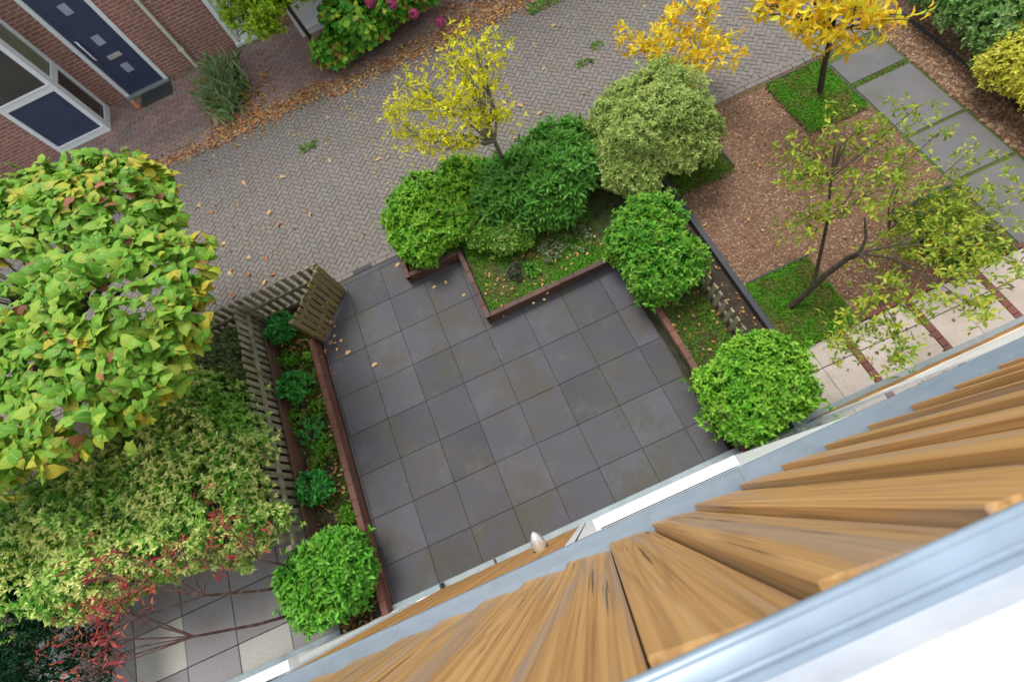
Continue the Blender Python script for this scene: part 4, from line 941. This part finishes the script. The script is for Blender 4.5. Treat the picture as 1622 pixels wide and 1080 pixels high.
g = MB(); g.box(-.635, .155, YF + .02, YF + .06, .065, 2.195); dd = g.build('door', M['white'], h)
g = MB(); g.box(-.5, .02, YF + .012, YF + .019, .2, .9); g.build('door_panel', M['white_bright'], dd)
bay(h, .7, 1.95, -1, 'white')
g = MB(); g.tube([(-1.73, YF - .05, 0), (-1.73, YF - .05, 5.6)], .04, 12)
for z in (.4, 2.4, 4.4): g.box(-1.785, -1.675, YF - .09, YF - .002, z, z + .03)
tag(g.build('downpipe', M['cream'], None, False), 'pale cream rain pipe on the brick wall right of the navy door', 'downpipe')
g = MB(); g.box(-3.1, -2.38, 10.66, 11.08, .0, .02, .006)
tag(g.build('doormat', M['dark']), 'dark grey doormat on the red pavers before the navy door', 'doormat')
g = MB(); g.lathe([(.07, 0), (.065, .05), (.045, .14), (.02, .2)], Matrix.Translation((-3.18, 10.72, 0)), 14)
tag(g.build('small_pot', plain('terracotta', (.42, .17, .09), .8), None, True), 'small terracotta coloured ornament left of the doormat', 'ornament')

# ------------------------------------------------------------------ own house facade below the camera
M['cladding'] = wood_mat('thermo_pine', (.50, .275, .095), (.74, .46, .19), (.14, .062, .025), (.33, .28, .25), 'Z', .6, 1.0, None, .6)
M['cladding2'] = wood_mat('thermo_pine_lower', (.55, .27, .07), (.7, .4, .13), (.3, .12, .03), (.4, .3, .2), 'Z', .55, 1.0, None, .3)
h = thing('timber_clad_house', 'orange brown timber clad facade with grey metal trims in the lower right', 'house', (2, -.6, 0))
g = MB(); x = -6.2; k = 0
XS = []
while x < 10: XS.append(x); x += .236
off = (2.15 - XS[35]) % .236
for i, xx in enumerate(XS):
    xx += off + random.uniform(-.006, .006); a, b = xx, xx + .222
    p, q = -.562 + random.uniform(-.002, .001), -.590 + random.uniform(-.003, .003); z0 = 3.502; z1 = 5.338
    mid = xx + .118 + random.uniform(-.03, .03); ym = (p + q) / 2 + .003
    # one board: left edge proud, slightly cupped face, right edge tucked under the next
    vs = []
    for z in (z0, z1): vs += [(a, -.61, z), (b, -.61, z), (b, q, z), (mid, ym, z), (a + .004, p, z), (a, p - .004, z)]
    g.add(vs, [(0, 1, 2, 3, 4, 5), (11, 10, 9, 8, 7, 6), (3, 2, 8, 9), (4, 3, 9, 10), (5, 4, 10, 11), (0, 5, 11, 6), (2, 1, 7, 8), (1, 0, 6, 7)])
g.build('upper_cladding', M['cladding'], h)
g = MB(); g.box(-6.2, 10.2, -1.0, -.62, 0, 5.36); g.build('wall', M['dark'], h)
g = MB(); g.box(-6.2, 10.2, -.62, -.493, 3.455, 3.5, .004); g.box(-6.2, 10.2, -.503, -.495, 3.40, 3.456); g.build('flashing', M['metal'], h)
g = MB(); g.box(-6.2, 10.2, -.60, -.448, -.04, .05, .006); g.build('plinth', M['metal_pale'], h)
g = MB(); xx = .02
while xx < 1.87: g.box(xx + .001, min(1.87, xx + .12) - .001, -.56, -.513 + random.uniform(-.004, .002), .055, 3.4); xx += .12
g.build('lower_cladding', M['cladding2'], h)
g = MB(); xx = 4.95
while xx < 10: g.box(xx + .001, xx + .119, -.56, -.511 + random.uniform(-.004, .002), .055, 1.15); xx += .12
g.build('lower_cladding', M['cladding2'], h)
def wdoor(x0, x1, z0, z1, leafmat, y=-.511):
    g = MB(); w_ = .09
    g.box(x0, x0 + w_, -.6, y, z0, z1); g.box(x1 - w_, x1, -.6, y, z0, z1); g.box(x0 + w_, x1 - w_, -.6, y - .002, z0, z0 + .09); g.box(x0 + w_, x1 - w_, -.6, y - .002, z1 - .09, z1)
    f = g.build('door_frame', M['white_bright'], h)
    g = MB(); g.box(x0 + w_, x1 - w_, -.59, y - .006, z0 + .09, z1 - .09); g.build('door_leaf', leafmat, f)
wdoor(-1.5, -.38, .052, 3.39, M['white_bright']); wdoor(-6.2, -1.56, .052, 3.39, M['white_bright'])
wdoor(-.375, .015, .052, 3.39, M['glasspale'], -.517)
wdoor(1.875, 2.04, .052, 3.39, M['glasspale'], -.517)
wdoor(2.045, 3.75, .052, 3.39, M['white_bright'])
wdoor(3.755, 4.94, .052, 3.39, M['glasspale'], -.517)
wdoor(4.945, 10.2, 1.155, 3.39, M['white_bright'], -.517)
for a_, b_ in ((2.11, 3.09), (-6.2, -.06)):
    g = MB(); g.box(a_, b_, -.509, -.450, 2.8, 2.9, .003); g.box(a_ - .004, a_, -.509, -.447, 2.795, 2.904); g.box(b_, b_ + .004, -.509, -.447, 2.795, 2.904)
    g.build('blind_housing', M['white_bright'], h)
# window the picture is taken from
g = MB(); g.box(-6.2, 10.2, -.66, -.574, 5.366, 5.379, .003); g.tube([(-6.2, -.574, 5.3705), (10.2, -.574, 5.3705)], .0085, 14); g.tube([(-6.2, -.602, 5.3795), (10.2, -.602, 5.3795)], .005, 12)
M['rail'] = plain('pale_rail_metal', (.27, .345, .42), .32, .25, var=.14)
g.build('sill_flashing', M['rail'], h, True)
g = MB(); g.box(-6.2, 10.2, -.84, -.618, 5.38, 5.46, .01); fo = g.build('window_frame', M['sillwhite'], h)
g = MB(); g.box(-6.2, .6, -.80, -.70, 5.44, 7.2); g.box(3.6, 10.2, -.80, -.70, 5.44, 7.2); g.build('pane', M['glass'], fo)
g = MB(); g.box(-6.2, 10.2, -.95, -.66, 7.2, 8.2); g.build('upper_wall', M['white'], h)
g = MB(); g.box(.6, 3.6, -1.5, -.841, 5.38, 5.44, .01); g.build('inner_sill', M['sillwhite'], fo)
# dark clips on the plinth
for x in (-3.2, 2.9, 6.1):
    g = MB(); g.box(x, x + .03, -.60, -.492, 3.501, 3.504); g.build('seam', M['metal'], h)
for x in (.05, .75):
    g = MB(); g.box(x, x + .02, -.51, -.452, .051, .075 + (.1 if x < .1 else 0), .002); g.build('clip', M['blackedge'], h)

# wall lamp on lower cladding
l = thing('wall_lamp', 'small silver bell shaped outdoor lamp on the timber below the metal ledge', 'lamp', (1.6, -.53, 2.0))
mt = Matrix.Translation((1.6, -.455, 1.98)) @ Matrix.Rotation(R_(-62), 4, 'X')
g = MB(); g.lathe([(.060, -.05), (.064, -.03), (.06, .01), (.047, .05), (.028, .085), (.008, .105)], mt, 24); g.build('shade', M['steel'], l, True)
g = MB(); g.lathe([(.067, -.062), (.069, -.045), (.065, -.04)], mt, 24); g.build('rim', M['blackedge'], l)
g = MB(); g.lathe([(.045, 0), (.045, .02)], Matrix.Translation((1.6, -.53, 1.96)) @ Matrix.Rotation(R_(-90), 4, 'X'), 18); g.build('wall_plate', M['blackedge'], l)
